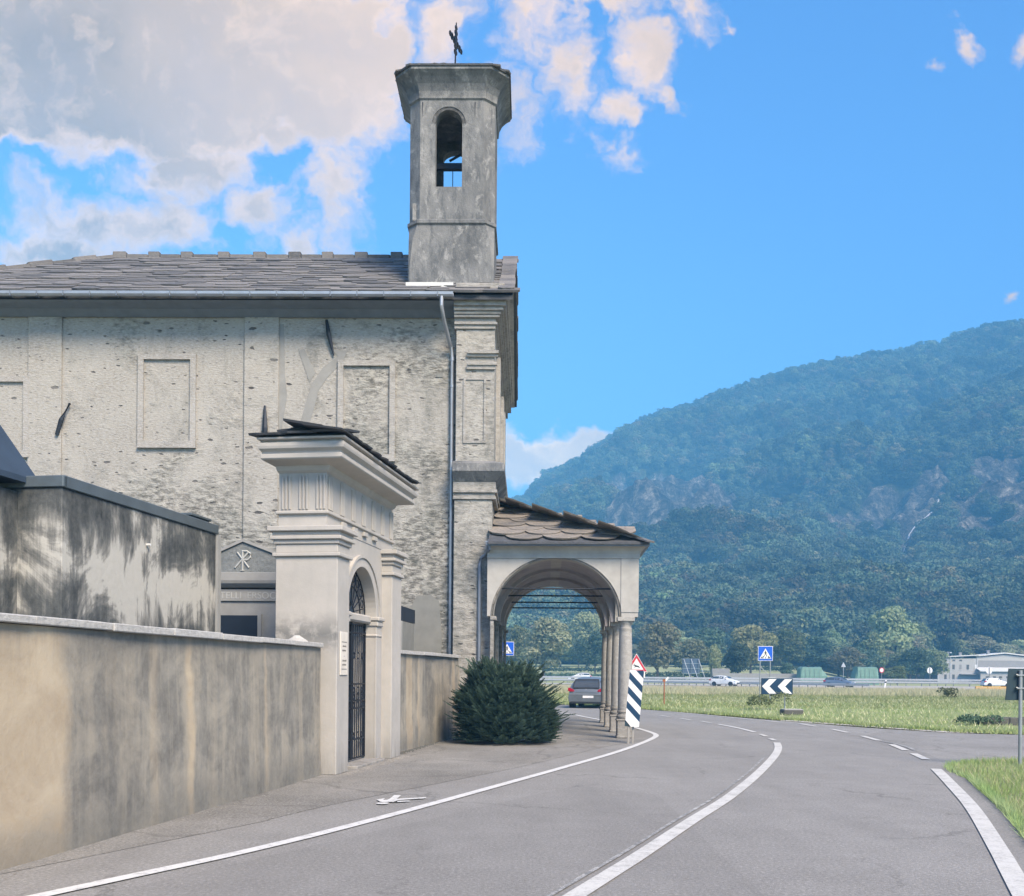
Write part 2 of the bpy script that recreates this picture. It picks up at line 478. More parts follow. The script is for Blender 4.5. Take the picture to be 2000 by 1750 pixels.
def m_gate(t, b):
    c = t.coord(); x, y, z = t.sep(c)
    n1 = t.noise(c, 0.9, 6, 0.6); n2 = t.noise(c, 6, 8, 0.65); st = t.noise(t.scale(c, (3.5, 3.5, .5)), 1.4, 6, .6)
    cc = t.mix(t.ramp(n1, [(0.35, 0.0), (0.65, 1.0)]), (.39, .37, .34), (.455, .425, .39))
    cc = t.mix(t.math('MULTIPLY', t.ramp(n2, [(0.4, 0.0), (0.65, 1.0)]), .3), cc, (.33, .32, .30))
    cc = t.mix(t.math('MULTIPLY', t.ramp(st, [(0.52, 0.0), (0.7, 1.0)]), .35), cc, (.33, .32, .30))
    # dark growth above the wall coping and splash-back at the foot
    lev = t.math('SUBTRACT', 1.0, t.math('ABSOLUTE', t.math('MULTIPLY', t.math('SUBTRACT', z, 2.25), 2.6)), clamp=True)
    side = t.math('MULTIPLY', t.math('SUBTRACT', 0.10, y), 10.0, clamp=True)
    dk = t.math('MULTIPLY', t.math('MULTIPLY', lev, side), t.ramp(t.noise(c, 2.2, 6, .7), [(0.38, 0.0), (0.52, 1.0)]))
    cc = t.mix(t.math('MULTIPLY', dk, .75), cc, (.10, .105, .105))
    foot = t.math('MULTIPLY', t.math('MULTIPLY', t.math('SUBTRACT', .55, z), 1.8, clamp=True), t.ramp(st, [(0.35, 0.1), (0.6, 1.0)]))
    cc = t.mix(t.math('MULTIPLY', foot, .7), cc, (.19, .185, .175))
    t.put(b.inputs['Base Color'], cc)
    t.put(b.inputs['Normal'], t.bump(t.math('ADD', n2, t.noise(c, 30, 5, .7)), .25, .012))
material('gate_plaster', rough=0.9, spec=0.15, build=m_gate)

def m_cemwall(t, b, edge=4.2, stripes=((6.6, .12, 1.0), (8.85, .09, .6), (5.75, .12, .35)), dark=4.85):
    c = t.coord(); x, y, z = t.sep(c)
    st = t.noise(t.comb(t.math('MULTIPLY', x, 1.0), t.math('MULTIPLY', y, 1.5), t.math('MULTIPLY', z, .14)), 1.6, 7, .62)
    st2 = t.noise(t.comb(0, t.math('MULTIPLY', y, 5.0), t.math('MULTIPLY', z, .35)), 1.6, 6, .6)
    bl = t.noise(c, 1.7, 8, .66, dist=.4); fi = t.noise(c, 14, 8, .7)
    yw = t.math('ADD', y, t.math('MULTIPLY', t.math('SUBTRACT', t.noise(c, 1.6, 4, .6), .5), .35))
    # clean ochre render at the near end and in one stripe, the rest greyed by algae
    clean = t.math('MULTIPLY', t.math('SUBTRACT', edge, yw), 6.0, clamp=True)
    for cy, hw, am in stripes:
        clean = t.math('MAXIMUM', clean, t.math('MULTIPLY', t.math('MULTIPLY', t.math('SUBTRACT', hw, t.math('ABSOLUTE', t.math('SUBTRACT', yw, cy))), 12.0, clamp=True), am))
    tan = t.mix(t.ramp(bl, [(0.35, 0.0), (0.65, 1.0)]), (.36, .29, .205), (.46, .385, .28))
    grey = t.ramp(bl, [(0.3, (.12, .115, .105)), (0.5, (.205, .195, .172)), (0.7, (.31, .288, .245))])
    sidetan = t.ramp(t.math('ADD', st, t.math('MULTIPLY', t.math('SUBTRACT', bl, .5), .5)), [(0.46, 0.0), (0.64, 1.0)])
    grey = t.mix(t.math('MULTIPLY', sidetan, .6), grey, (.36, .315, .245))
    grey = t.mix(t.math('MULTIPLY', t.ramp(st2, [(0.5, 0.0), (0.7, 1.0)]), .35), grey, (.40, .36, .29))
    # darkest growth just beyond the clean bay
    dk = t.math('SUBTRACT', 1.0, t.math('ABSOLUTE', t.math('MULTIPLY', t.math('SUBTRACT', yw, dark), 1.5)), clamp=True)
    grey = t.mix(t.math('MULTIPLY', dk, t.ramp(bl, [(0.3, .75), (0.62, .25)])), grey, (.115, .112, .105))
    cc = t.mix(clean, grey, tan)
    foot = t.math('MULTIPLY', t.math('MULTIPLY', t.math('SUBTRACT', t.math('ADD', .42, t.math('MULTIPLY', t.math('SUBTRACT', bl, .5), .9)), z), 3.5, clamp=True), .55)
    cc = t.mix(foot, cc, (.15, .145, .13))
    topd = t.math('MULTIPLY', t.math('MULTIPLY', t.math('SUBTRACT', z, 1.62), 2.6, clamp=True), t.ramp(st, [(0.42, 0.0), (0.58, .55)]))
    cc = t.mix(topd, cc, (.17, .165, .15))
    cc = t.mix(t.math('MULTIPLY', t.ramp(fi, [(0.4, 0.0), (0.7, 1.0)]), .18), cc, (.42, .39, .34))
    t.put(b.inputs['Base Color'], cc)
    t.put(b.inputs['Normal'], t.bump(t.math('ADD', t.math('MULTIPLY', bl, .7), fi), .45, .012))
material('cemetery_render_east', rough=0.95, spec=0.1, build=lambda t, b: m_cemwall(t, b, -9, ((1.6, .3, .8), (2.4, .12, .7), (5.9, .2, .6), (.4, .3, .5)), 3.4))
material('cemetery_render', rough=0.95, spec=0.1, build=m_cemwall)

def m_annex(t, b):
    c = t.coord(); x, y, z = t.sep(c)
    yy = t.math('ADD', y, x)
    st = t.noise(t.comb(0, t.math('MULTIPLY', yy, 1.5), t.math('MULTIPLY', z, .5)), 1.3, 8, .65, dist=.5)
    st2 = t.noise(t.comb(3, t.math('MULTIPLY', yy, 4.5), t.math('MULTIPLY', z, .45)), 1.5, 7, .65)
    fi = t.noise(c, 9, 8, .7)
    band = t.math('SUBTRACT', 1.0, t.math('ABSOLUTE', t.math('MULTIPLY', t.math('SUBTRACT', z, 2.85), 1.5)), clamp=True)
    bl = t.noise(t.comb(7, t.math('MULTIPLY', yy, .9), t.math('MULTIPLY', z, .8)), .9, 8, .68, dist=.9)
    f = t.math('ADD', t.math('ADD', t.math('ADD', t.math('MULTIPLY', st, .34), t.math('MULTIPLY', bl, .62)), t.math('MULTIPLY', st2, .24)), t.math('MULTIPLY', band, .13))
    cc = t.ramp(f, [(0.52, (.040, .045, .048)), (0.61, (.085, .09, .09)), (0.66, (.20, .195, .18)), (0.71, (.46, .44, .395))])
    cc = t.mix(t.math('MULTIPLY', t.ramp(fi, [(0.4, 0.0), (0.7, 1.0)]), .2), cc, (.30, .30, .28))
    t.put(b.inputs['Base Color'], cc)
    t.put(b.inputs['Normal'], t.bump(t.math('ADD', st, fi), .5, .015))
material('blackened_render', rough=0.95, spec=0.1, build=m_annex)

def m_slate(c0, c1, lich=(.36, .34, .31), amt=.35):
    def f(t, b):
        c = t.coord(); oi = t.new('ShaderNodeObjectInfo').outputs['Random']
        rp = t.new('ShaderNodeNewGeometry').outputs['Random Per Island']
        n = t.noise(t.scale(c, (1, 1, 3)), 3.5, 7, .7); n2 = t.noise(c, 14, 6, .7)
        rr = t.math('FRACT', t.math('ADD', oi, rp))
        cc = t.mix(rr, c0, c1)
        cc = t.mix(t.math('MULTIPLY', t.ramp(n, [(0.4, 0.0), (0.7, 1.0)]), amt), cc, lich)
        cc = t.mix(t.math('MULTIPLY', t.ramp(n2, [(0.45, 0.0), (0.6, 1.0)]), .35), cc, tuple(v * .55 for v in c0))
        t.put(b.inputs['Base Color'], cc)
        t.put(b.inputs['Normal'], t.bump(t.math('ADD', n, n2), .6, .03))
    return f
material('roof_stone', rough=0.8, build=m_slate((.075, .08, .09), (.215, .205, .20), (.33, .31, .29), .5))
material('portico_stone', rough=0.85, build=m_slate((.115, .11, .105), (.24, .215, .19), (.42, .36, .29), .75))
material('dark_slab', rough=0.8, build=m_slate((.045, .05, .06), (.085, .09, .10), (.16, .16, .16), .3))
material('coping_stone', rough=0.85, build=m_slate((.40, .39, .37), (.46, .45, .43), (.56, .55, .52), .4))
material('grey_mortar', (.27, .265, .25), .95)
material('grey_patch', (.20, .20, .185), .95)
material('cream_plaster', (.40, .385, .355), .92)
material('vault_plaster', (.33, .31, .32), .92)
material('column_stone', rough=0.85, build=m_slate((.36, .345, .32), (.40, .385, .355), (.27, .26, .24), .45))
material('pedestal_stone', rough=0.9, build=m_slate((.27, .255, .23), (.34, .32, .295), (.13, .125, .115), .6))
material('chapel_slate', (.035, .055, .085), .7)
material('dark_metal', (.035, .04, .05), .5, .6)
material('wrought_iron', (.018, .022, .032), .5, .5)
material('zinc', (.36, .38, .41), .42, .55)
material('zinc_dark', (.18, .21, .25), .6, .3)
material('coping_metal', (.115, .14, .155), .45, .3)
material('white_flashing', (.62, .62, .60), .6)
material('dark_opening', (.012, .02, .035), .6)
material('tomb_slate', rough=0.9, build=m_slate((.15, .165, .17), (.18, .195, .195), (.27, .28, .28), .6))
material('tomb_cement', (.30, .30, .29), .92)
material('tomb_letter', (.40, .41, .40), .9)
material('plaque_white', (.66, .61, .54), .5)
material('plaque_ink', (.12, .11, .10), .7)
material('sign_white', (.72, .72, .72), .45)
material('sign_navy', (.010, .038, .085), .4)
material('sign_blue', (.012, .10, .55), .4)
material('sign_red', (.50, .03, .05), .4)
material('sign_black', (.015, .018, .02), .5)
material('sign_back', (.022, .045, .06), .5)
material('steel_post', (.33, .35, .36), .5, .5)
material('wood_post', (.30, .285, .26), .9)
material('rust', (.30, .12, .06), .9)
material('guard_rail', (.42, .44, .45), .5, .35)
material('guard_rail_dark', (.20, .22, .22), .6, .35)
material('tarp_green', (.15, .26, .215), .7)
material('yellow_paint', (.62, .36, .06), .6)
material('house_wall', (.42, .415, .40), .9)
material('house_wall_dark', (.27, .265, .26), .9)
material('house_roof', (.62, .62, .61), .8)
material('bark', (.10, .085, .07), .95)
material('car_silver', (.20, .225, .245), .3, .55, spec=.6)
material('car_white', (.68, .70, .71), .3, .0, spec=.6)
material('car_blue', (.17, .22, .29), .3, .5, spec=.6)
material('car_glass', (.05, .06, .07), .10, .0, spec=.9)
material('car_trim', (.02, .024, .03), .6)
material('tyre', (.016, .017, .018), .9)
material('alloy', (.48, .50, .52), .35, .7)
material('lamp_red', (.36, .012, .03), .25)
material('lamp_clear', (.6, .62, .64), .2)
material('dark_stone', (.10, .10, .09), .95)
material('louvre', (.05, .085, .13), .5)
material('louvre_edge', (.30, .38, .42), .5)

def m_asphalt(c0, c1, worn=0.0):
    def f(t, b):
        c = t.coord()
        big = t.noise(c, .35, 5, .6); md = t.noise(c, 2.2, 6, .65); fi = t.noise(c, 30, 6, .85); sp = t.voro(c, 60.0)
        cc = t.mix(t.ramp(big, [(0.35, 0.0), (0.65, 1.0)]), c0, c1)
        cc = t.mix(t.math('MULTIPLY', t.ramp(md, [(0.4, 0.0), (0.65, 1.0)]), .35), cc, tuple(v * .78 for v in c0))
        cc = t.mix(t.math('MULTIPLY', t.ramp(fi, [(0.5, 0.0), (0.66, 1.0)]), .75), cc, tuple(min(1, v * 1.75) for v in c1))
        cc = t.mix(t.math('MULTIPLY', t.ramp(fi, [(0.34, 1.0), (0.47, 0.0)]), .55), cc, tuple(v * .45 for v in c0))
        cc = t.mix(t.math('MULTIPLY', t.ramp(sp, [(0.12, 1.0), (0.25, 0.0)]), .5), cc, tuple(v * .45 for v in c0))
        if worn:
            cr = t.voro(t.vmath('ADD', c, t.vmath('MULTIPLY', t.noise(c, 1.2, 4, .6, out=1), (.9, .9, 0))), .35, feature='DISTANCE_TO_EDGE')
            cc = t.mix(t.math('MULTIPLY', t.ramp(cr, [(0.0, 1.0), (0.018, 0.0)]), worn), cc, tuple(v * .45 for v in c0))
        # tyre-polished bands, oil drips and old patches
        pt = t.voro(t.scale(c, (.12, .05, 1)), 1.0, out='Color'); pr, pg, pb = t.sep(pt)
        cc = t.mix(t.math('MULTIPLY', t.math('GREATER_THAN', pr, .72), .16), cc, tuple(v * .55 for v in c0))
        st = t.noise(t.scale(c, (1.1, .22, 1)), 1.1, 6, .6)
        cc = t.mix(t.math('MULTIPLY', t.ramp(st, [(0.45, 0.0), (0.68, 1.0)]), .30), cc, tuple(v * .72 for v in c0))
        cr2 = t.voro(t.vmath('ADD', c, t.vmath('MULTIPLY', t.noise(c, 2.0, 6, .7, out=1), (1.1, 1.1, 0))), .22, feature='DISTANCE_TO_EDGE')
        cm = t.ramp(t.noise(c, .5, 3, .5), [(0.48, 0.0), (0.6, 1.0)])
        cc = t.mix(t.math('MULTIPLY', t.math('MULTIPLY', t.ramp(cr2, [(0.0, 1.0), (0.008, 0.0)]), cm), .55), cc, tuple(v * .4 for v in c0))
        t.put(b.inputs['Base Color'], cc)
        t.put(b.inputs['Normal'], t.bump(t.math('ADD', fi, t.math('MULTIPLY', sp, .5)), .6, .012))
    return f
material('asphalt', rough=0.88, spec=.3, build=m_asphalt((.222, .214, .200), (.262, .253, .238), .0))
material('asphalt_old', rough=0.9, spec=.2, build=m_asphalt((.235, .228, .215), (.30, .292, .278), .5))
material('pavement_worn', rough=0.95, spec=.15, build=m_asphalt((.175, .168, .154), (.265, .254, .235), .4))
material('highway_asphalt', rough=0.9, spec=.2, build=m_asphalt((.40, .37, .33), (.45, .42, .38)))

def m_paint(t, b):
    c = t.coord()
    n = t.noise(c, 7, 8, .75); n2 = t.noise(c, 42, 4, .8)
    w = t.math('ADD', t.math('MULTIPLY', n, .7), t.math('MULTIPLY', n2, .5))
    cc = t.mix(t.math('MULTIPLY', t.ramp(w, [(0.60, 0.0), (0.72, 1.0)]), .6), (.60, .595, .575), (.22, .22, .215))
    t.put(b.inputs['Base Color'], cc)
    t.put(b.inputs['Normal'], t.bump(n2, .4, .005))
material('road_paint', rough=0.8, build=m_paint)
def m_paint_worn(t, b):
    c = t.coord()
    n = t.noise(c, 3.5, 9, .8); n2 = t.noise(c, 45, 5, .8)
    w = t.math('ADD', t.math('MULTIPLY', n, .65), t.math('MULTIPLY', n2, .5))
    cc = t.mix(t.math('MULTIPLY', t.ramp(w, [(0.56, 0.0), (0.68, 1.0)]), .65), (.54, .53, .50), (.23, .228, .215))
    t.put(b.inputs['Base Color'], cc)
    t.put(b.inputs['Normal'], t.bump(n2, .4, .006))
material('road_paint_worn', rough=0.85, build=m_paint_worn)
def m_paint_old(t, b):
    c = t.coord()
    n = t.noise(c, 5, 8, .8); n2 = t.noise(c, 60, 3, .8)
    w = t.math('ADD', t.math('MULTIPLY', n, .6), t.math('MULTIPLY', n2, .5))
    t.put(b.inputs['Base Color'], t.mix(t.ramp(w, [(0.46, 0.0), (0.58, 1.0)]), (.48, .475, .455), (.165, .165, .162)))
material('road_paint_faded', rough=0.85, build=m_paint_old)

def m_leaf(c0, c1, c2, trans=.15):
    def f(t, b):
        rp = t.new('ShaderNodeNewGeometry').outputs['Random Per Island']
        oi = t.new('ShaderNodeObjectInfo').outputs['Random']
        c = t.coord(); n = t.noise(c, .6, 3, .5)
        cc = t.mix(rp, c0, c1)
        cc = t.mix(t.math('MULTIPLY', t.ramp(n, [(0.4, 0.0), (0.65, 1.0)]), .6), cc, c2)
        h = t.new('ShaderNodeHueSaturation')
        t.l.new(t.math('ADD', .475, t.math('MULTIPLY', oi, .05)), h.inputs['Hue'])
        ln = t.noise(t.new('ShaderNodeObjectInfo').outputs['Location'], .022, 4, .6)
        t.l.new(t.math('MULTIPLY', t.math('ADD', .7, t.math('MULTIPLY', oi, .6)), t.ramp(ln, [(0.38, .55), (0.62, 1.5)])), h.inputs['Value'])
        t.l.new(cc, h.inputs['Color'])
        t.put(b.inputs['Base Color'], h.outputs[0])
        tr = t.new('ShaderNodeBsdfTranslucent'); t.l.new(h.outputs[0], tr.inputs[0])
        ms = t.new('ShaderNodeMixShader'); ms.inputs[0].default_value = trans
        out = [n_ for n_ in t.n if n_.type == 'OUTPUT_MATERIAL'][0]
        t.l.new(b.outputs[0], ms.inputs[1]); t.l.new(tr.outputs[0], ms.inputs[2]); t.l.new(ms.outputs[0], out.inputs['Surface'])
    return f
material('leaf_green', rough=.7, spec=.2, build=m_leaf((.10, .15, .07), (.19, .24, .11), (.23, .24, .135), .3))
material('leaf_olive', rough=.7, spec=.2, build=m_leaf((.15, .17, .10), (.25, .26, .15), (.28, .26, .17), .3))
material('leaf_dark', rough=.7, spec=.2, build=m_leaf((.045, .085, .055), (.09, .135, .08), (.08, .115, .075), .2))
material('leaf_pale', rough=.7, spec=.2, build=m_leaf((.18, .22, .11), (.28, .31, .15), (.31, .31, .17), .3))
material('conifer_leaf', rough=.65, spec=.25, build=m_leaf((.065, .125, .10), (.14, .22, .16), (.10, .165, .135), .25))
material('grass_blade', rough=.75, spec=.2, build=m_leaf((.25, .33, .11), (.38, .45, .19), (.44, .46, .26), .4))
material('dry_blade', rough=.8, spec=.15, build=m_leaf((.42, .38, .24), (.56, .50, .34), (.38, .40, .22), .3))
material('forest_leaf', rough=.8, spec=.1, build=m_leaf((.060, .100, .064), (.115, .160, .095), (.14, .165, .11), .22))
material('autumn_leaf', rough=.8, spec=.1, build=m_leaf((.14, .14, .085), (.19, .18, .11), (.17, .17, .10), .2))

def m_ground(t, b):
    c = t.coord(); x, y, z = t.sep(c)
    n1 = t.noise(t.scale(c, (.5, 2.2, 1)), .09, 7, .65); n2 = t.noise(t.scale(c, (.6, 1.5, 1)), .7, 8, .7); n3 = t.noise(c, 6, 7, .75)
    g = t.mix(t.ramp(n2, [(0.35, 0.0), (0.65, 1.0)]), (.24, .28, .12), (.34, .37, .19))
    g = t.mix(t.ramp(n3, [(0.4, 0.0), (0.65, 1.0)]), g, (.38, .38, .22))
    dry = t.mix(n2, (.42, .35, .25), (.52, .45, .34))
    fy = t.math('MULTIPLY', t.math('SUBTRACT', y, 84.0), .03, clamp=True)
    fy2 = t.math('SUBTRACT', 1.0, t.math('MULTIPLY', t.math('SUBTRACT', y, 150.0), .1, clamp=True))
    f = t.ramp(t.math('ADD', t.math('MULTIPLY', t.math('MULTIPLY', fy, fy2), .6), t.math('MULTIPLY', n1, .6)), [(0.48, 0.0), (0.68, 1.0)])
    t.put(b.inputs['Base Color'], t.mix(f, g, dry))
    t.put(b.inputs['Normal'], t.bump(t.math('ADD', n2, n3), .8, .15))
material('field_ground', rough=.95, spec=.1, build=m_ground)
def m_verge(t, b):
    c = t.coord()
    n2 = t.noise(c, 1.2, 6, .7); n3 = t.noise(c, 9, 7, .75)
    g = t.mix(t.ramp(n2, [(0.35, 0.0), (0.65, 1.0)]), (.16, .19, .075), (.27, .30, .13))
    g = t.mix(t.math('MULTIPLY', t.ramp(n3, [(0.45, 0.0), (0.6, 1.0)]), .5), g, (.26, .23, .15))
    t.put(b.inputs['Base Color'], g)
    t.put(b.inputs['Normal'], t.bump(n3, .8, .03))
material('verge_ground', rough=.95, spec=.1, build=m_verge)

def m_mountain(t, b):
    c = t.coord(); x, y, z = t.sep(c)
    at = t.new('ShaderNodeAttribute', attribute_name='rock')
    st = t.noise(t.scale(c, (1, .5, .22)), .075, 10, .75, dist=.5); fi = t.noise(c, .28, 8, .78); n = t.noise(c, .03, 5, .6)
    rock = t.ramp(t.math('ADD', t.math('MULTIPLY', st, .6), t.math('MULTIPLY', fi, .4)), [(0.40, (.03, .032, .03)), (0.465, (.085, .08, .07)), (0.52, (.18, .165, .135)), (0.57, (.38, .34, .27)), (0.63, (.75, .68, .55))])
    soil = t.mix(fi, (.045, .065, .03), (.09, .105, .05))
    f = t.ramp(t.math('ADD', at.outputs['Fac'], t.math('MULTIPLY', t.math('SUBTRACT', fi, .5), .8)), [(0.35, 0.0), (0.55, 1.0)])
    t.put(b.inputs['Base Color'], t.mix(f, soil, rock))
    t.put(b.inputs['Normal'], t.bump(t.math('ADD', st, fi), 1.0, 9.0))
material('mountain_ground', rough=.95, spec=.05, build=m_mountain)
material('waterfall_white', (.55, .56, .57), .6)
# ------------------------------------------------------------------ terrain
def smooth(a, b, x):
    t = np.clip((x - a) / (b - a), 0, 1); return t * t * (3 - 2 * t)

def valley(x, y):
    u = x / np.maximum(y, 1.0)
    left = 1 - smooth(.27, .36, u)
    return 4.6 * smooth(192, 320, y) * left

prof = [pix(*p) for p in [(-2600, 700), (-1200, 1000), (-200, 1150), (500, 1110), (800, 1050), (960, 1000), (1030, 973), (1065, 935), (1100, 917), (1150, 893), (1200, 860), (1250, 830), (1300, 815), (1350, 802),
                          (1400, 781), (1500, 754), (1600, 727), (1700, 698), (1760, 690), (1850, 663), (1930, 645), (2000, 635), (2300, 560), (2500, 560), (3200, 800), (7000, 1150)]]
prof2 = [pix(*p) for p in [(1400, 1290), (1470, 1190), (1540, 1100), (1610, 1010), (1680, 935), (1760, 860), (1850, 800), (1930, 765), (2000, 735), (2400, 680), (3200, 900)]]
PU, PV = np.array([p[0] for p in prof]), np.array([p[1] for p in prof]) - .0048   # crowns add the rest
QU, QV = np.array([p[0] for p in prof2]), np.array([p[1] for p in prof2])
FOOT, RIDGE, SPUR = 325.0, 1480.0, 1120.0

def fbm(x, y, s, o=4, seed=0.0):
    x = np.asarray(x, float).ravel(); y = np.asarray(y, float).ravel()
    return np.array([noise.fractal(Vector((a / s + seed, b / s, seed)), 1.0, 2.0, o) for a, b in zip(x, y)])

def mountain_z(u, y, n1=None):
    "height of the mountain side at bearing u = x/y and distance y"
    E = np.interp(u, PU, PV); E2 = np.interp(u, QU, QV) * (u > QU[0])
    s = np.clip((y - FOOT) / (RIDGE - FOOT), 0, 1)
    e = E * (1 - (1 - s) ** 1.35)
    z1 = y * e
    z1 = np.where(y > RIDGE, RIDGE * E - (y - RIDGE) * .45 + (y - RIDGE) * 0, z1)
    s2 = np.clip((y - FOOT) / (SPUR - FOOT), 0, 1)
    z2 = y * E2 * (1 - (1 - s2) ** 1.35)
    z2 = np.where(y > SPUR, SPUR * E2 - (y - SPUR) * .75, z2)
    if n1 is not None:
        z1 = z1 + n1 * 60 * np.sin(np.pi * np.clip(s, 0, 1)) ** .8
        z2 = z2 + n1 * 20 * np.sin(np.pi * np.clip(s2, 0, 1)) ** .8
    z = np.maximum(z1, z2)
    return z + valley(u * y, y)

cliffs = [(1300, 985, 130, 60, 1.0), (1225, 1020, 60, 60, 1.0), (1400, 1010, 60, 45, .7), (1270, 1045, 55, 35, .9), (1740, 1010, 100, 60, .95), (1660, 1030, 60, 35, .8), (1820, 960, 50, 40, .6),
          (1960, 960, 80, 60, .95), (1920, 1040, 80, 45, .85), (1770, 1090, 28, 60, .9), (1880, 1010, 40, 60, .7), (1140, 1000, 40, 22, .6), (2040, 1010, 80, 80, .9)]
def rock_amount(u, e, nz):
    A = R(.45)
    a = u * math.cos(A) + e * math.sin(A); b = e * math.cos(A) - u * math.sin(A)
    px = 1000 + 2000 * a; py = 1315 - 2000 * b
    m = np.zeros_like(px)
    for cx, cy, rx, ry, w in cliffs:
        d = np.sqrt(((px - cx) / rx) ** 2 + ((py - cy) / ry) ** 2)
        m = np.maximum(m, np.clip((1.22 - d) * 1.3, 0, 1) * w)
    return np.clip(m + nz * .7 * (m > 0.02), 0, 1)

NU, NY = 420, 230
ug = np.concatenate([np.linspace(-1.4, -.12, 50, endpoint=False), np.linspace(-.12, .58, NU - 90), np.linspace(.58, 2.4, 41)[1:]])
NU = len(ug)
sg = np.linspace(0, 1, NY)
yg = FOOT - 15 + (2100 - FOOT) * sg ** 1.25
U, Yg = np.meshgrid(ug, yg)
nz1 = fbm(U * Yg, Yg, 170.0, 4).reshape(U.shape)
nz2 = fbm(U * Yg, Yg, 34.0, 4, 5.3).reshape(U.shape)
Zg = mountain_z(U, Yg, nz1) + nz2 * 5 * np.clip((Yg - FOOT) / 120, 0, 1)
rock = rock_amount(U, (Zg - CAM_H) / Yg, nz2)
Zg = Zg + rock * (nz2 * 16)
Zg[0, :] = -1.5
vs = np.stack([U * Yg, Yg, Zg], -1).reshape(-1, 3)
idx = np.arange(NU * NY).reshape(NY, NU)
fs = np.stack([idx[:-1, :-1], idx[:-1, 1:], idx[1:, 1:], idx[1:, :-1]], -1).reshape(-1, 4)
me = np_mesh('mountain', vs, fs, 'mountain_ground', smooth=True)
at = me.attributes.new('rock', 'FLOAT', 'POINT')
at.data.foreach_set('value', rock.astype(np.float32).ravel())
tag(link_mesh('mountain', me), kind='structure')

def mountain_at(u, y):
    "bilinear look-up on the built mesh"
    i = np.clip(np.searchsorted(ug, u) - 1, 0, NU - 2); j = np.clip(np.searchsorted(yg, y) - 1, 0, NY - 2)
    a = np.clip((u - ug[i]) / (ug[i + 1] - ug[i]), 0, 1); b = np.clip((y - yg[j]) / (yg[j + 1] - yg[j]), 0, 1)
    def L(M): return (M[j, i] * (1 - a) * (1 - b) + M[j, i + 1] * a * (1 - b) + M[j + 1, i] * (1 - a) * b + M[j + 1, i + 1] * a * b)
    return L(Zg), L(rock)

# valley floor
gx = np.unique(np.concatenate([np.linspace(-2500, -300, 12), np.linspace(-300, 400, 71), np.linspace(400, 4000, 14)]))
gy = np.unique(np.concatenate([np.linspace(-400, 0, 5), np.linspace(0, 400, 81), np.linspace(400, 3200, 12)]))
GX, GY = np.meshgrid(gx, gy)
GZ = valley(GX, GY) - .04
GZ = np.where(GY > 345, GZ - 2.5, GZ)
vs = np.stack([GX, GY, GZ], -1).reshape(-1, 3)
idx = np.arange(GX.size).reshape(GX.shape)
fs = np.stack([idx[:-1, :-1], idx[:-1, 1:], idx[1:, 1:], idx[1:, :-1]], -1).reshape(-1, 4)
tag(link_mesh('ground', np_mesh('ground', vs, fs, 'field_ground', smooth=True)), kind='structure')

# ------------------------------------------------------------------ road, pavement, markings
GP = lambda L: [ground_pt(*p) for p in L]
left_line = GP([(110, 1745), (500, 1660), (750, 1597), (1000, 1528), (1100, 1500), (1200, 1471), (1250, 1453.5), (1276, 1442), (1281, 1436), (1270, 1430.5), (1240, 1421.5), (1205, 1412.5), (1173, 1406.5), (1142, 1400.5), (1108, 1394.5)])
L0, L1 = Vector(left_line[0]), Vector(left_line[1])
left_line = [tuple(L0 - (L1 - L0) * 5.5), tuple(L0 - (L1 - L0) * 2.5)] + left_line + [(.6, 46.3), (-2.2, 49.2), (-7, 51.8), (-16, 54)]
centre = GP([(1150, 1735), (1250, 1672), (1350, 1605), (1425, 1557), (1480, 1512), (1512, 1478), (1520, 1462), (1517, 1451), (1509, 1444.5), (1491, 1437), (1472, 1430.5), (1440, 1423), (1400, 1415.5), (1377, 1411), (1338, 1405), (1298, 1399)])
C0, C1 = Vector(centre[0]), Vector(centre[1])
centre = [tuple(C0 - (C1 - C0) * 5)] + centre
right = GP([(1995, 1740), (1950, 1660), (1900, 1580), (1860, 1535), (1825, 1500), (1796, 1479), (1755, 1461), (1700, 1442.5), (1641, 1428), (1579, 1417), (1510, 1409.5), (1455, 1404.5), (1390, 1398), (1320, 1391.5), (1265, 1387.5)])
R0, R1 = Vector(right[0]), Vector(right[1])
right = [tuple(R0 - (R1 - R0) * 5)] + right

SL, SR = spline(left_line, 8), spline(right + [(4.4, 51.5), (1.5, 55), (-4, 58.5), (-14, 61.5)], 8)
def resample(P, n):
    d = [0]
    for a, b in zip(P, P[1:]): d.append(d[-1] + (b - a).length)
    out = []; j = 0
    for i in range(n):
        t = d[-1] * i / (n - 1)
        while j < len(d) - 2 and d[j + 1] < t: j += 1
        f = (t - d[j]) / max(d[j + 1] - d[j], 1e-6)
        out.append(P[j].lerp(P[j + 1], min(f, 1)))
    return out
def sheet(name, poly, z, mat, kind='structure'):
    import bmesh
    bm = bmesh.new()
    f = bm.faces.new([bm.verts.new((p[0], p[1], z)) for p in poly])
    bmesh.ops.triangulate(bm, faces=[f])
    bmesh.ops.recalc_face_normals(bm, faces=bm.faces)
    if bm.faces[:] and sum(q.normal.z for q in bm.faces) < 0:
        bmesh.ops.reverse_faces(bm, faces=bm.faces)
    me = bpy.data.meshes.new(name); bm.to_mesh(me); bm.free(); me.materials.append(MATS[mat])
    return tag(link_mesh(name, me), kind=kind)

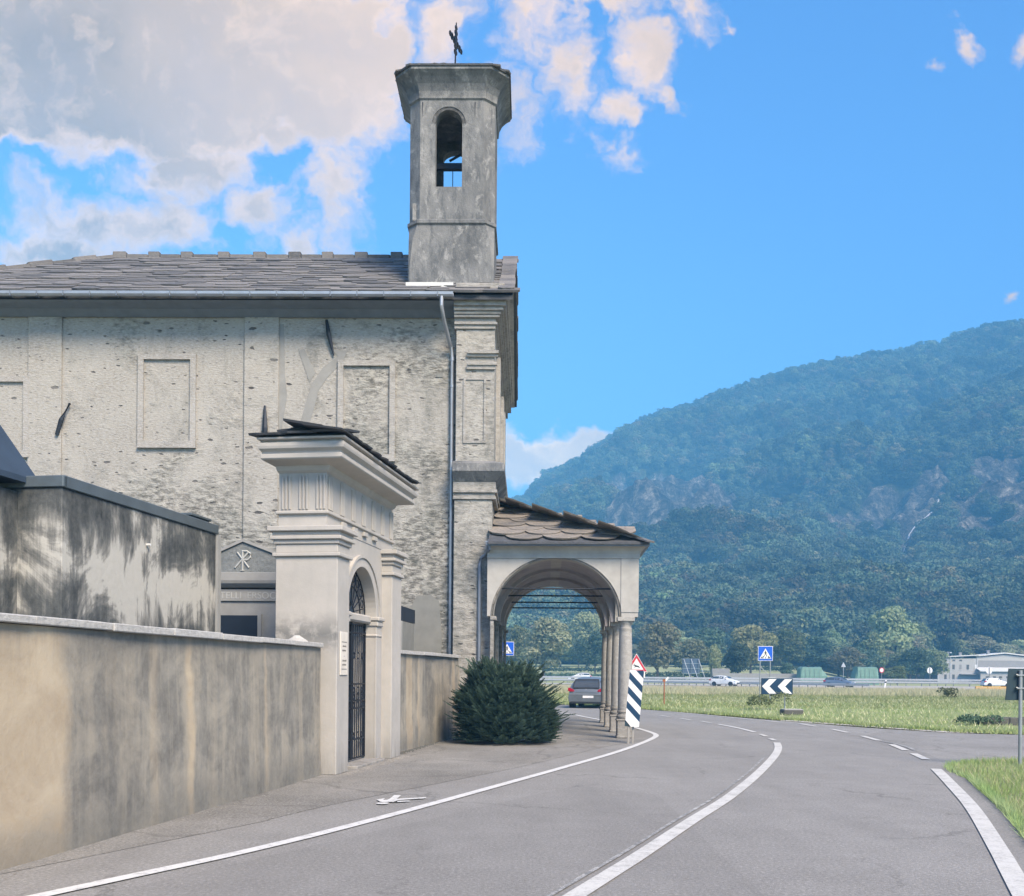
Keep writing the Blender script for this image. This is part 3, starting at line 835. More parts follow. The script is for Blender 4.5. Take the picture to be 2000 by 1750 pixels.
# boundary between the worn pavement and the carriageway asphalt
edge = [(-16.5, -14), (-9.5, -3)] + GP([(320, 1643), (525, 1600), (650, 1571), (850, 1531), (1000, 1501), (1100, 1478), (1190, 1457)]) + [(3.05, 25.0), (3.75, 26.8), (3.9, 28.6), (3.72, 30.6), (3.3, 34), (2.9, 37), (2.3, 40.2), (1.6, 43), (0, 45.6), (-2.6, 48.2), (-8, 50.8), (-17, 53)]
EL = spline(edge, 5)
out_r = []
for i, p in enumerate(SR):
    d = (SR[min(i + 1, len(SR) - 1)] - SR[max(i - 1, 0)]).normalized()
    out_r.append(p + Vector((d.y, -d.x)) * .32)
sheet('road', [tuple(p) for p in EL] + [tuple(p) for p in reversed(out_r)], 0.0, 'asphalt')
sheet('side_road', [(3.4, 12), (6.9, 16.4), (8.0, 18.6), (8.6, 19.6), (9.6, 20.3), (12, 20.9), (30, 22.4), (90, 24), (90, 31), (30, 29.4), (16, 29.0), (12.9, 30.2), (11.3, 33), (9.8, 37.4), (8.6, 40.8), (7.0, 45.2), (5.6, 49), (3.0, 53), (0, 40)], -.008, 'asphalt_old')
sheet('pavement', [(-20, -16), (-16.4, -14)] + [(p.x + .02, p.y) for p in EL] + [(-17, 50), (-19, 38), (-20, 12)], .004, 'pavement_worn')

wl = MB(); strip(wl, spline(left_line, 10), .145, .012)
for o_ in (wl,): tag(wl.build('edge_line', 'road_paint'), kind='structure')
SC = spline(centre, 10)
wl = MB(); strip(wl, SC[:81], .165, .012); tag(wl.build('centre_line', 'road_paint_worn'), kind='structure')
wl = MB(); strip(wl, [p + Vector((-.17, .05)) for p in SC[:60]], .045, .010); tag(wl.build('centre_line', 'road_paint_faded'), kind='structure')
def dash(a, b, w=.13, mat='road_paint_worn', name='lane_dash'):
    m = MB(); strip(m, [Vector(ground_pt(*a)), Vector(ground_pt(*b))], w, .012); tag(m.build(name, mat), kind='structure')
for a, b in [((1513, 1446.5), (1504, 1443)), ((1497, 1438.8), (1485, 1434.5)), ((1389, 1412.3), (1369, 1409)), ((1349, 1406.7), (1330, 1403.7)), ((1308, 1400.3), (1290, 1397.8))]: dash(a, b)
m = MB(); strip(m, spline(GP([(1403, 1415), (1430, 1420), (1452, 1424.8), (1474, 1430.5)]), 6), .13, .012); tag(m.build('lane_dash', 'road_paint'), kind='structure')
SRr = spline(right, 10)
wl = MB(); strip(wl, SRr[:50], .18, .012); tag(wl.build('edge_line', 'road_paint_worn'), kind='structure')
for a, b in [((1809, 1484), (1784, 1472.5)), ((1769, 1466), (1741, 1454.5)), ((1717, 1447), (1684, 1438)), ((1657, 1431.5), (1625, 1424.7)), ((1595, 1419.5), (1562, 1414)), ((1527, 1411.5), (1495, 1408.2))]: dash(a, b, .16)
m = MB(); strip(m, spline(GP([(1470, 1406), (1430, 1402), (1390, 1398), (1320, 1391.5), (1265, 1387.5)]), 6), .12, .012); tag(m.build('edge_line', 'road_paint'), kind='structure')
m = MB(); strip(m, spline(GP([(1722, 1448), (1760, 1456), (1790, 1467)]), 5), .10, .010); tag(m.build('edge_line', 'road_paint_faded'), kind='structure')

# painted walking figure beside the edge line
fig = MB()
def gpoly(L):
    return [(*ground_pt(720 + a / 15.385, 1540 + b / 15.385), .016) for a, b in L]
def gadd(L):
    P = gpoly(L); fig.add(P, [tuple(range(len(P)))])
gadd([(235, 365), (490, 330), (450, 365), (430, 380), (560, 375), (600, 440), (450, 455), (330, 425)])
gadd([(560, 375), (650, 330), (770, 232), (970, 238), (850, 345), (860, 380), (860, 440), (600, 440)])
gadd([(850, 345), (1720, 295), (1735, 312), (1640, 335), (860, 385)])
gadd([(830, 405), (1210, 398), (1260, 408), (1200, 425), (700, 450)])
gadd([(220, 478), (300, 458), (560, 460), (625, 468), (540, 500), (400, 508), (270, 500)])
tag(fig.build('footway_marking', 'road_paint'), kind='structure')

# grass island on the near right and the verge of the field
island = [(2.6, -14), (3.6, 2.0)] + [(p.x + .42, p.y) for p in SRr[10:44]] + [(7.7, 17.9), (8.1, 18.9), (8.9, 19.6), (10.2, 20.1), (14, 20.6), (60, 23), (60, -14)]
sheet('grass_verge', island, .03, 'verge_ground')
field_edge = [(90, 31.5), (30, 29.9), (16, 29.5), (13.3, 30.6), (11.8, 33.4), (10.3, 37.6), (9.2, 41), (7.5, 45.6), (6.3, 49.5), (4.2, 53.5), (1.0, 57.5)]
sheet('field', field_edge + [(-30, 66), (-30, 118), (34, 118), (90, 110)], .02, 'field_ground')

# highway
hw = [(-60, 172), (20, 160), (48, 133), (75, 108), (140, 100), (140, 176), (60, 178), (-60, 178)]
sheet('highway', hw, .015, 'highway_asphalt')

# ------------------------------------------------------------------ grass blades (uncountable)
nr = np.random.RandomState(3)
def inpoly(x, y, poly):
    c = np.zeros(len(x), bool); n = len(poly)
    for i in range(n):
        x0, y0 = poly[i]; x1, y1 = poly[(i + 1) % n]
        if y0 == y1: continue
        k = ((y0 > y) != (y1 > y)) & (x < (x1 - x0) * (y - y0) / (y1 - y0) + x0)
        c ^= k
    return c
def blades(name, X, Y, Z, h, w, mat, lean=.45):
    n = len(X)
    a = nr.rand(n) * 6.283; b = nr.rand(n) * 6.283; hh = h * (.5 + nr.rand(n)); ww = w * (.6 + .8 * nr.rand(n)); ln = hh * lean * nr.rand(n)
    p0 = np.stack([X - np.cos(a) * ww / 2, Y - np.sin(a) * ww / 2, Z], -1)
    p1 = np.stack([X + np.cos(a) * ww / 2, Y + np.sin(a) * ww / 2, Z], -1)
    p2 = np.stack([X + np.cos(b) * ln, Y + np.sin(b) * ln, Z + hh], -1)
    V = np.stack([p0, p1, p2], 1).reshape(-1, 3); F = np.arange(3 * n).reshape(-1, 3)
    return tag(link_mesh(name, np_mesh(name, V, F, mat, nper=3)), kind='stuff')
def scatter(n, x0, x1, y0, y1, poly, power=1.0, clump=0.0):
    X = x0 + (x1 - x0) * nr.rand(n); Y = y0 + (y1 - y0) * nr.rand(n) ** power
    k = inpoly(X, Y, poly)
    X, Y = X[k], Y[k]
    if clump:
        g = np.array([noise.noise(Vector((a / clump, b / clump, 2.2))) for a, b in zip(X, Y)])
        k = g > -.12 - .5 * nr.rand(len(X)); X, Y = X[k], Y[k]
    return X, Y
isl = [(p[0], p[1]) for p in island]
X, Y = scatter(110000, 4.2, 16, 8, 21.5, isl)
blades('grass', X, Y, np.full(len(X), .03), .085, .012, 'grass_blade', .8)
X, Y = scatter(9000, 4.2, 16, 8, 21.5, isl, clump=.8)
blades('grass', X, Y, np.full(len(X), .03), .12, .016, 'dry_blade', .9)
fpoly = field_edge + [(-30, 66), (-30, 118), (34, 118), (90, 110)]
X, Y = scatter(120000, 0, 34, 29, 62, fpoly, clump=1.6)
blades('grass', X, Y, np.full(len(X), .02), .075, .022, 'grass_blade', 1.6)
X, Y = scatter(90000, 0, 60, 50, 122, fpoly + [], clump=3.0)
blades('grass', X, Y, np.full(len(X), .02), .13, .05, 'grass_blade', 1.6)
X, Y = scatter(50000, 0, 62, 82, 118, fpoly, clump=4.0)
blades('grass', X, Y, np.full(len(X), .02), .38, .05, 'dry_blade', 1.0)
X, Y = scatter(9000, 0, 34, 30, 70, fpoly, clump=1.1)
blades('grass', X, Y, np.full(len(X), .02), .16, .04, 'dry_blade', 1.4)
# ragged growth over the tarmac edge
ed = [Vector(p) for p in field_edge[2:]]
X = []; Y = []
for a, b in zip(ed, ed[1:]):
    for _ in range(900):
        p = a.lerp(b, nr.rand()); X.append(p.x + nr.randn() * .12); Y.append(p.y + nr.randn() * .25)
blades('grass', np.array(X), np.array(Y), np.full(len(X), .0), .10, .045, 'grass_blade', 1.4)
X = []; Y = []
for a, b in zip(isl[12:-3], isl[13:-2]):
    for _ in range(160):
        t_ = nr.rand(); X.append(a[0] + (b[0] - a[0]) * t_ + abs(nr.randn()) * .05 - .07); Y.append(a[1] + (b[1] - a[1]) * t_ + nr.randn() * .05)
blades('grass', np.array(X), np.array(Y), np.full(len(X), .0), .09, .012, 'grass_blade', 1.1)

# ------------------------------------------------------------------ roof slabs
def slab_mesh(seed, kind, w=1.0, l=1.0, t=1.0, mat='roof_stone'):
    "a split stone slab, unit size; the lower edge is at y=0, it runs up to y=1"
    r = random.Random(seed)
    if kind == 'round':
        n = 9; low = [(-.5 + i / (n - 1), .42 - .42 * math.sqrt(max(0, 1 - (2 * i / (n - 1) - 1) ** 2)) ** 1.0 + r.uniform(-.012, .012)) for i in range(n)]
    else:
        n = 5; low = [(-.5 + i / (n - 1) + (r.uniform(-.04, .04) if 0 < i < n - 1 else 0), (.10 if i in (0, n - 1) else 0) + r.uniform(-.035, .05)) for i in range(n)]
    poly = low + [(.5, 1.0), (-.5, 1.0)]
    m = MB(); m.prism(poly, 0, 1, 'z')
    for i in range(len(poly)):                                   # bevelled, broken edge
        x, y, z = m.v[i]; m.v[i] = (x * .97, y * .98 + .012, z)
    return m.mesh('stone_slab', mat)
def slab_set(kind, mat, n=5, seed=0):
    return [slab_mesh(seed + i, kind, mat=mat) for i in range(n)]

def place_slabs(parent, O, u, v, n, rows, fn_range, meshes, wid, exp_, thick, length, name='stone_slab', limit=300, rr=None, stuff_mat='roof_stone', tilt=.05, regular=False):
    "rows of slabs up a slope: O origin, u along the eave, v up the slope, n outward normal"
    rr = rr or random.Random(5)
    u, v, n, O = Vector(u).normalized(), Vector(v).normalized(), Vector(n).normalized(), Vector(O)
    items = []
    for k in range(rows):
        s = k * exp_
        x0, x1 = fn_range(s)
        if x1 - x0 < .15: continue
        x = x0 - (wid * (.5 if k % 2 else 1.0) if regular else rr.uniform(0, .5) * wid)
        while x < x1:
            w = wid * (rr.uniform(.97, 1.03) if regular else rr.uniform(.75, 1.25))
            c = x + w / 2
            if c > x0 - .05 and c < x1 + .05:
                items.append((c, s + rr.uniform(-.03, .03) * length, w * 1.04, length * rr.uniform(.95, 1.1), thick * rr.uniform(.7, 1.3), rr.uniform(-.03, .03), rr.choice(meshes)))
            x += w
    left = []
    for i, (c, s, w, l, t, yaw, me) in enumerate(items):
        vv = (v + n * (-tilt)).normalized(); nn = u.cross(vv).normalized()
        if nn.dot(n) < 0: nn = -nn
        uu = (u + vv * yaw).normalized()
        p = O + u * c + v * s + n * (tilt * l + .004)
        M = Matrix(((uu.x * w, vv.x * l, nn.x * t, p.x), (uu.y * w, vv.y * l, nn.y * t, p.y), (uu.z * w, vv.z * l, nn.z * t, p.z), (0, 0, 0, 1)))
        if i < limit:
            o = link_mesh(name, me, parent); o.matrix_local = M
        else: left.append((M, me))
    if left:
        m = MB()
        for M, me in left:
            m.add([tuple(M @ q.co) for q in me.vertices], [tuple(p.vertices) for p in me.polygons])
        o = m.build('stone_slabs', stuff_mat, parent); tag(o, kind='stuff')

# ------------------------------------------------------------------ church
church = empty('church', (-.55, 27.2, 0), R(-.86), 'long plastered stone church with slate roof, blind windows and corner pilasters above the cemetery wall', 'church')
XL, YW = -17.0, 9.2           # length along the road side, width
RZ, EZ, OH = 14.45, 11.42, .75
wall = MB()
wall.box(XL, 0, 0, YW, 0, 11.25)
wall.prism([(0.01, 11.25), (YW - .01, 11.25), (YW / 2, 14.15)], -.6, 0, 'x')
wall.build('nave_wall', 'church_plaster', church)
def ring_frame(mb, x0, x1, z0, z1, w, y0, y1):
    mb.box(x0 - w, x0, y0, y1, z0 - w, z1 + w); mb.box(x1, x1 + w, y0, y1, z0 - w, z1 + w)
    mb.box(x0, x1, y0, y1, z1, z1 + w)
    mb.box(x0, x1, y0, y1, z0 - w, z0)
for (a, b, z0, z1) in [(-14.0, -12.55, 7.5, 9.33), (-9.33, -8.08, 7.77, 9.94), (-3.99, -2.76, 7.44, 9.79)]:
    f = MB(); ring_frame(f, a, b, z0, z1, .15, -.075, .0)
    fo = f.build('blind_window', 'church_trim', church)
    p = MB(); p.box(a - .16, b + .16, -.10, .0, z0 - .19, z0 - .152)
    p.build('window_sill', 'church_trim', fo)
# shallow pilaster strips
for a, b in [(-12.43, -11.53), (-6.64, -5.72), (-16.9, -16.0)]:
    m = MB(); m.box(a, b, -.07, 0, 0, 11.2); m.build('pilaster_strip', 'church_plaster', church, bevel=.012)
# mortar repairs of a crack
def patch(poly, mat='grey_mortar', d=.012, name='mortar_repair', parent=church):
    m = MB(); m.prism(poly, -d, .0, 'y'); return m.build(name, mat, parent)
patch([(-5.72, 10.9), (-5.60, 10.9), (-5.56, 9.6), (-5.50, 9.0), (-5.62, 8.2), (-5.66, 7.3), (-5.72, 7.3)])
patch([(-4.35, 10.25), (-4.15, 10.05), (-4.55, 9.75), (-4.85, 9.3), (-5.05, 8.6), (-5.2, 8.1), (-5.42, 7.6), (-5.55, 7.3), (-5.2, 7.3), (-5.0, 7.9), (-4.82, 8.5), (-4.65, 9.15), (-4.45, 9.45), (-4.0, 9.95), (-3.9, 10.2), (-4.1, 10.2)][::-1])
patch([(-5.2, 10.2), (-5.05, 10.25), (-4.75, 9.6), (-4.9, 9.35)][::-1])
# cement patch low on the wall beside the corner
patch([(-3.0, 1.5), (-1.35, 1.5), (-1.32, 2.6), (-1.40, 3.55), (-1.62, 3.72), (-2.0, 3.68), (-2.2, 3.3), (-2.35, 2.95), (-2.7, 2.7), (-3.0, 2.65)], 'grey_patch', .03, 'cement_patch')
# iron wall anchors
for pts, r in [([(-11.62, -.11, 7.9), (-11.5, -.12, 8.3), (-11.28, -.10, 8.75)], [.05, .06, .035]), ([(-6.05, -.12, 7.75), (-6.05, -.14, 8.1), (-6.06, -.12, 8.7)], [.07, .075, .03]), ([(-4.45, -.05, 11.0), (-4.38, -.10, 10.6), (-4.25, -.06, 10.05)], [.04, .07, .02])]:
    m = MB(); m.tube(pts, r, 6); m.build('wall_anchor', 'dark_metal', church)
for x, z in [(-1.18, 5.75), (-1.35, 9.5), (-1.30, 3.3)]:
    m = MB(); m.box(x - .16, x, -.02, 0, z, z + .11); m.build('plug_stone', 'grey_patch', church)
m = MB(); m.box(-1.28, -1.2, -.05, 0, 1.78, 1.94); m.build('meter_box', 'sign_white', church)

# corner pilasters and entablatures (they wrap round onto the west front)
pil = MB(); pil.box(-1.0, .0, -.35, .0, 0, 6.2)
pil.box(-1.0, .12, -.35, 1.1, 0, .6)
pil.build('corner_pilaster', 'church_pilaster', church, bevel=.015)
pil = MB(); pil.box(-.98, .03, -.30, .0, 7.2, 10.68)
pil.box(-.98, .03, .001, .9, 7.2, 10.68)
p_ = pil.build('upper_pilaster', 'church_pilaster', church, bevel=.012)
m = MB(); ring_frame(m, -.72, -.24, 7.75, 9.35, .06, -.33, -.30); m.build('panel_frame', 'church_trim', p_)
m = MB()
m.box(-.70, .06, -.36, -.30, 9.62, 9.72); m.box(-.66, .10, -.40, -.30, 9.72, 9.80); m.box(-.70, .12, -.36, -.30, 9.95, 10.02); m.box(-.66, .14, -.42, -.30, 10.02, 10.1)
m.build('capital', 'church_trim', p_)
def entab(name, levels, mat='church_trim', y1=YW, xl=-1.03):
    "levels: (z0, z1, projection)"
    m = MB()
    for z0, z1, pr in levels:
        m.box(xl, 0.0 + pr, -.30 - pr, .0, z0, z1)
        m.box(-.02, 0.0 + pr, .001, y1 + pr * .5, z0, z1)
    return m.build(name, mat, church, bevel=.008)
entab('middle_cornice', [(6.20, 6.28, .10), (6.28, 6.37, .07), (6.37, 6.45, .13), (6.45, 6.66, .09)])
mc = MB()
def slope_cap(mb, z0, z1, p0, p1, y1, xl=-1.03):
    mb.loft([[(xl, -.30 - p, z), (p, -.30 - p, z), (p, y1 + p * .5, z), (xl, y1 + p * .5, z)] for z, p in ((z0, p0), (z0 + (z1 - z0) * .3, p0 + (p1 - p0) * .55), (z0 + (z1 - z0) * .55, p1), (z1, p1), (z1 + .05, p1 - .1), (z1 + .12, .0))])
slope_cap(mc, 6.66, 7.10, .10, .32, YW)
mc.build('cornice_capping', 'tower_plaster', church)
entab('upper_cornice', [(10.68, 10.78, .05), (10.78, 10.84, .10), (10.84, 10.95, .07), (10.95, 11.02, .16), (11.02, 11.10, .20), (11.10, 11.20, .26), (11.20, 11.34, .33), (11.34, 11.42, .38)])
m = MB(); m.box(-1.0, .28, -.45, -.02, 11.42, 11.85); m.box(-.1, .28, -.02, .3, 11.42, 11.85); m.build('parapet_block', 'church_trim', church, bevel=.02)
# facade pilasters seen edge-on, and raking cornice
for y0, y1 in [(2.1, 2.6), (YW - 1.0, YW), (6.2, 6.8)]:
    m = MB(); m.box(0, .12, y0, y1, 5.2, 10.68); m.build('facade_pilaster', 'church_trim', church)
m = MB(); m.box(-.02, .10, YW - .3, YW + .08, 6.0, 8.7); m.build('facade_buttress', 'cream_plaster', church)
sl = (RZ - EZ) / (YW / 2 + OH)
for sgn in (1, -1):
    m = MB()
    for d0, d1, pr in [(-.62, -.42, .18), (-.42, -.22, .30), (-.22, -.08, .42)]:
        y_e = -.30 if sgn > 0 else YW + OH - .1
        yr = YW / 2
        ze = RZ - sl * abs(yr - y_e); m.prism([(y_e, ze + d0), (yr, RZ + d0), (yr, RZ + d1), (y_e, ze + d1)], 0, pr, 'x')
    m.build('raking_cornice', 'church_trim', church)

# roof with hipped east end
roof = MB()
eh = -OH
A = (XL - .6, eh, EZ); B = (.5, eh, EZ); C = (.5, YW + OH, EZ); D = (XL - .6, YW + OH, EZ)
E = (XL + 5.0, YW / 2, RZ); F = (.5, YW / 2, RZ)
th = .12
for P in ((A, B, F, E), (C, D, E, F), (D, A, E)):
    up = [(p[0], p[1], p[2]) for p in P]; dn = [(p[0], p[1], p[2] - th) for p in P]
    roof.add(up, [tuple(range(len(P)))]); roof.add(dn, [tuple(range(len(P)))])
    for i in range(len(P)):
        j = (i + 1) % len(P); roof.quad(up[i], up[j], dn[j], dn[i])
roof_o = roof.build('roof', 'dark_slab', church)
v = Vector((0, YW / 2 + OH, RZ - EZ)); SLEN = v.length; v.normalize()
nrm = Vector((1, 0, 0)).cross(v).normalized()
hipL = lambda s: -17.6 + 5.6 * (s / SLEN) * 1.0
ms = slab_set('flat', 'roof_stone', 6, 10)
TW0, TW1 = -2.45, .0
def place_main(x_a, x_b, rows0, rows1, lim):
    pass
place_slabs(roof_o, (0, eh - .10, EZ - .02), (1, 0, 0), v, nrm, 17, lambda s: (hipL(s), .20), ms, .78, .355, .062, .62, limit=300, rr=random.Random(11), tilt=.06)
# verge stones along the west front gable
for k in range(11):
    s = k * .53
    for side in (1, -1):
        vv = Vector((0, side * v.y, v.z)); p = Vector((.34, (eh if side > 0 else YW + OH), EZ + .03)) + vv * s
        nn = Vector((0, -side * vv.z, abs(vv.y)))
        w, l, t_ = .42 + rng.uniform(-.03, .05), .64, .09
        M = Matrix(((w, 0, 0, p.x), (0, vv.y * l, nn.y * t_, p.y), (0, vv.z * l, nn.z * t_, p.z + .06), (0, 0, 0, 1)))
        o = link_mesh('verge_stone', ms[k % 6], roof_o); o.matrix_local = M
# ridge and hip stones
ridge_me = MB(); ridge_me.box(-.5, .5, -.5, .5, 0, 1); ridge_me = ridge_me.mesh('ridge_stone', 'roof_stone', bevel=.06)
x = XL + 5.0; k = 0
while x < -2.6:
    w = rng.uniform(.62, .8) if k % 2 else rng.uniform(.34, .42)
    hgt = .10 if k % 2 else .19
    o = link_mesh('ridge_stone', ridge_me, roof_o)
    o.matrix_local = Matrix.Translation((x + w / 2, YW / 2, RZ - .03)) @ Matrix.Diagonal((w, .5, hgt + .03, 1))
    x += w + .01; k += 1
a = Vector(E); b = Vector(A); hd = (b - a)
for k in range(12):
    p = a.lerp(b, (k + .5) / 12)
    o = link_mesh('hip_stone', ridge_me, roof_o)
    o.matrix_local = Matrix.Translation(p + Vector((0, 0, .02))) @ hd.to_track_quat('X', 'Z').to_matrix().to_4x4() @ Matrix.Diagonal((hd.length / 12 * 1.05, .45, .11 + (k % 2) * .05, 1))
# soffit, gutter, downpipe
m = MB(); m.prism([(eh + .02, EZ - th - .02), (0, EZ - th - .02), (0, EZ - .34), (-.08, EZ - .36), (-.30, EZ - .22)], XL - .5, -1.03, 'x'); m.build('soffit', 'zinc_dark', church)
m = MB()
gp = [(-.075, .0), (-.07, -.06), (-.035, -.10), (.035, -.10), (.07, -.06), (.075, .0), (.062, 0), (.055, -.05), (.03, -.086), (-.03, -.086), (-.058, -.05), (-.062, 0)]
m.prism([(eh - .17 + a_, EZ - .0 + b_ * 1.15) for a_, b_ in gp], XL - .6, -1.02, 'x')
g_ = m.build('gutter', 'zinc', church)
for k in range(24):
    m = MB(); x = XL - .3 + k * .69
    m.box(x, x + .025, eh - .255, eh - .08, EZ - .125, EZ + .012); m.build('gutter_bracket', 'zinc_dark', g_)
m = MB()
m.tube([(-1.32, eh - .17, EZ - .10), (-1.32, eh - .17, EZ - .33), (-1.28, eh - .02, EZ - .62), (-1.14, -.16, EZ - 1.15), (-1.09, -.10, EZ - 1.35), (-1.09, -.10, .1)], .052, 10)
m.tube([(-1.09, -.10, EZ - 1.42), (-1.09, -.10, EZ - 1.52)], .064, 10)
for z in (2.3, 4.6, 7.0, 9.2): m.tube([(-1.09, -.10, z), (-1.09, -.10, z + .06)], .064, 10)
dp = m.build('downpipe', 'zinc', church, smooth=True)
m = MB(); m.tube([(-1.09, -.10, .0), (-1.09, -.10, 1.9)], .062, 10); m.build('pipe_shoe', 'zinc_dark', dp)
for z in (3.3, 5.8, 8.2):
    m = MB(); m.box(-1.16, -1.02, -.10, 0, z, z + .035); m.build('pipe_bracket', 'dark_metal', dp)

# ------------------------------------------------------------------ bell tower
tower = empty('bell_tower', (-.55, 27.2, 0), R(-.86), 'slim grey bell tower with arched openings and flared cornice rising from the roof corner', 'bell tower')
tx0, tx1, ty0, ty1 = -2.31, -.02, .06, 2.36
def octo(g, c, z, dx=0):
    "chamfered square: g outward growth, c chamfer"
    a0, a1, b0, b1 = tx0 - g, tx1 + g + dx, ty0 - g, ty1 + g
    return [(a0 + c, b0, z), (a1 - c, b0, z), (a1, b0 + c, z), (a1, b1 - c, z), (a1 - c, b1, z), (a0 + c, b1, z), (a0, b1 - c, z), (a0, b0 + c, z)]
m = MB(); m.loft([octo(0, .03, 10.9), octo(0, .04, 12.4), octo(0, .12, 13.2), octo(0, .24, 13.6)]); m.build('lower_shaft', 'tower_plaster', tower)
m = MB(); m.loft([octo(.0, .27, 13.58), octo(.05, .28, 13.62), octo(.05, .28, 13.70), octo(0, .27, 13.74)]); m.build('string_course', 'tower_plaster', tower)
up = MB(); c = .30; th = .32
zc = 16.98
up.arch(tx0 + c, tx1 - c, 13.72, zc, ty0, ty0 + th, -1.245, .355, 16.28, rise=.355, zsill=14.60, axis='x')
up.arch(tx0 + c, tx1 - c, 13.72, zc, ty1 - th, ty1, -1.20, .37, 16.33, rise=.24, zsill=15.30, axis='x')
up.arch(ty0 + c, ty1 - c, 13.72, zc, tx0, tx0 + th, 1.2, .33, 15.6, rise=.33, zsill=14.9, axis='y')
up.arch(ty0 + c, ty1 - c, 13.72, zc, tx1 - th, tx1, 1.2, .33, 15.6, rise=.33, zsill=14.9, axis='y')
for (sx, sy) in ((0, 0), (1, 0), (0, 1), (1, 1)):
    X0 = tx0 if sx == 0 else tx1; Y0 = ty0 if sy == 0 else ty1; dx = 1 if sx == 0 else -1; dy = 1 if sy == 0 else -1
    poly = [(X0 + dx * c, Y0), (X0, Y0 + dy * c), (X0 + dx * th, Y0 + dy * c), (X0 + dx * c, Y0 + dy * th)]
    up.prism(poly, 13.72, zc, 'z')
up.box(tx0 + .1, tx1 - .1, ty0 + .1, ty1 - .1, 13.74, 14.2)
up.build('belfry', 'tower_plaster', tower)
m = MB(); m.box(tx0 + .2, tx1 - .2, ty0 + .25, ty1 - .25, 16.75, 16.95); m.build('belfry_ceiling', 'tower_plaster', tower)
m = MB(); m.box(tx0 + .1, tx1 - .1, 1.12, 1.28, 15.60, 15.76); m.build('bell_beam', 'dark_metal', tower)
m = MB(); m.tube([(-1.32, 1.3, 15.90), (-.75, 1.1, 16.12)], .035, 6); m.build('bell_lever', 'dark_metal', tower)
m = MB(); m.tube([(-1.22, 1.2, 14.2), (-1.22, 1.2, 15.6)], .012, 5); m.build('bell_rope', 'dark_metal', tower)
m = MB(); m.band(-1.245, .355, 16.28, .355, .09, ty0 - .02, ty0, axis='x'); m.build('arch_band', 'tower_plaster', tower)
for x in (-1.95, -.55):
    m = MB(); m.prism([(x - .012, 16.85), (x + .012, 16.85), (x, 16.45)], ty0 - .012, ty0, 'y'); m.build('wall_slot', 'dark_metal', tower)
for x0, x1 in ((tx0 + .33, -1.9), (-.60, tx1 - .33)):
    pass
cor = MB()
cor.loft([octo(0, .30, 16.90), octo(.04, .31, 16.94), octo(.04, .31, 17.0), octo(.06, .33, 17.12), octo(.13, .36, 17.28), octo(.24, .40, 17.42), octo(.33, .44, 17.50), octo(.37, .46, 17.53), octo(.37, .46, 17.60)])
cor.build('cornice', 'tower_plaster', tower)
caps = MB(); caps.loft([octo(.40, .47, 17.60), octo(.41, .47, 17.645), octo(-.5, .1, 17.95)])
cr = caps.build('roof', 'dark_slab', tower)
tms = slab_set('flat', 'roof_stone', 4, 40)
tr_ = random.Random(6)
for k in range(4):
    for (xx, yy, rz) in ((tx0 + .18 + k * .64, ty0 - .40, 0), (tx0 + .18 + k * .64, ty1 + .40, math.pi), (tx1 + .40, ty0 + .2 + k * .62, math.pi / 2), (tx0 - .40, ty0 + .2 + k * .62, -math.pi / 2)):
        o = link_mesh('stone_slab', tms[tr_.randrange(4)], cr)
        o.matrix_local = Matrix.Translation((xx, yy, 17.60 + tr_.uniform(0, .02))) @ Matrix.Rotation(rz + tr_.uniform(-.05, .05), 4, 'Z') @ Matrix.Rotation(.14, 4, 'X') @ Matrix.Diagonal((tr_.uniform(.5, .7), .6, tr_.uniform(.025, .045), 1))
m = MB(); m.box(tx0 - .02, -1.08, -.24, ty0 + .02, 11.72, 11.94); m.build('flashing', 'white_flashing', tower)
# iron cross with scrolled arms, turned nearly edge-on
crs = empty('cross', (0, 0, 0)); crs.parent = tower
crs.location = (-1.19, 1.2, 17.9); crs.rotation_euler = (0, R(3), R(72))
m = MB(); m.tube([(0, 0, 0), (0, 0, 1.85)], [.03, .018], 6)
for s in (1, -1):
    for ang in (0, 90, 180, 270):
        c_, s_ = math.cos(R(ang)), math.sin(R(ang))
        pts = []
        for t_ in np.linspace(0, 1, 12):
            a_ = .04 + .30 * t_; w_ = .085 * math.sin(t_ * 2 * math.pi * .95) * s
            pts.append((a_ * c_ - w_ * s_, 0, 1.28 + a_ * s_ + w_ * c_))
        m.tube(pts, .022, 5)
m.tube([(-.36, 0, 1.28), (.36, 0, 1.28)], .02, 6)
for a_ in ((.40, 1.28), (-.40, 1.28), (0, 1.70)):
    m.tube([(a_[0] + .06 * math.cos(q), 0, a_[1] + .06 * math.sin(q)) for q in np.linspace(0, 6.28, 10)], .02, 5)
link_mesh('ironwork', m.mesh('ironwork', 'dark_metal'), crs)

# ------------------------------------------------------------------ portico
port = empty('portico', (-.55, 27.2, 0), R(-1.9), 'arched entrance portico with stone columns and fish-scale slate roof against the church front', 'portico')
PY = [-.8, 1.95, 4.65, 7.35]
PX0, PXC, PXE = .0, 3.50, 3.80
ZS, ZR, ZT = 3.12, 1.49, 4.63
m = MB(); m.arch(-.08, PXE, ZS, ZT, PY[0], PY[0] + .42, 1.70, 1.62, ZS, rise=ZR, axis='x', seg=32)
m.build('end_arch', 'cream_plaster', port)
m = MB(); m.band(1.70, 1.62, ZS, ZR, .055, PY[0] - .03, PY[0], axis='x', seg=32); m.build('archivolt', 'church_trim', port)
m = MB(); m.box(3.36, PXE + .01, PY[0] - .02, PY[0], ZS + .12, ZT); m.build('corner_strip', 'cream_plaster', port)
m = MB(); m.arch(-.08, PXE, ZS, ZT, PY[3] - .02, PY[3] + .4, 1.70, 1.62, ZS, rise=ZR, axis='x', seg=32); m.build('end_arch', 'cream_plaster', port)
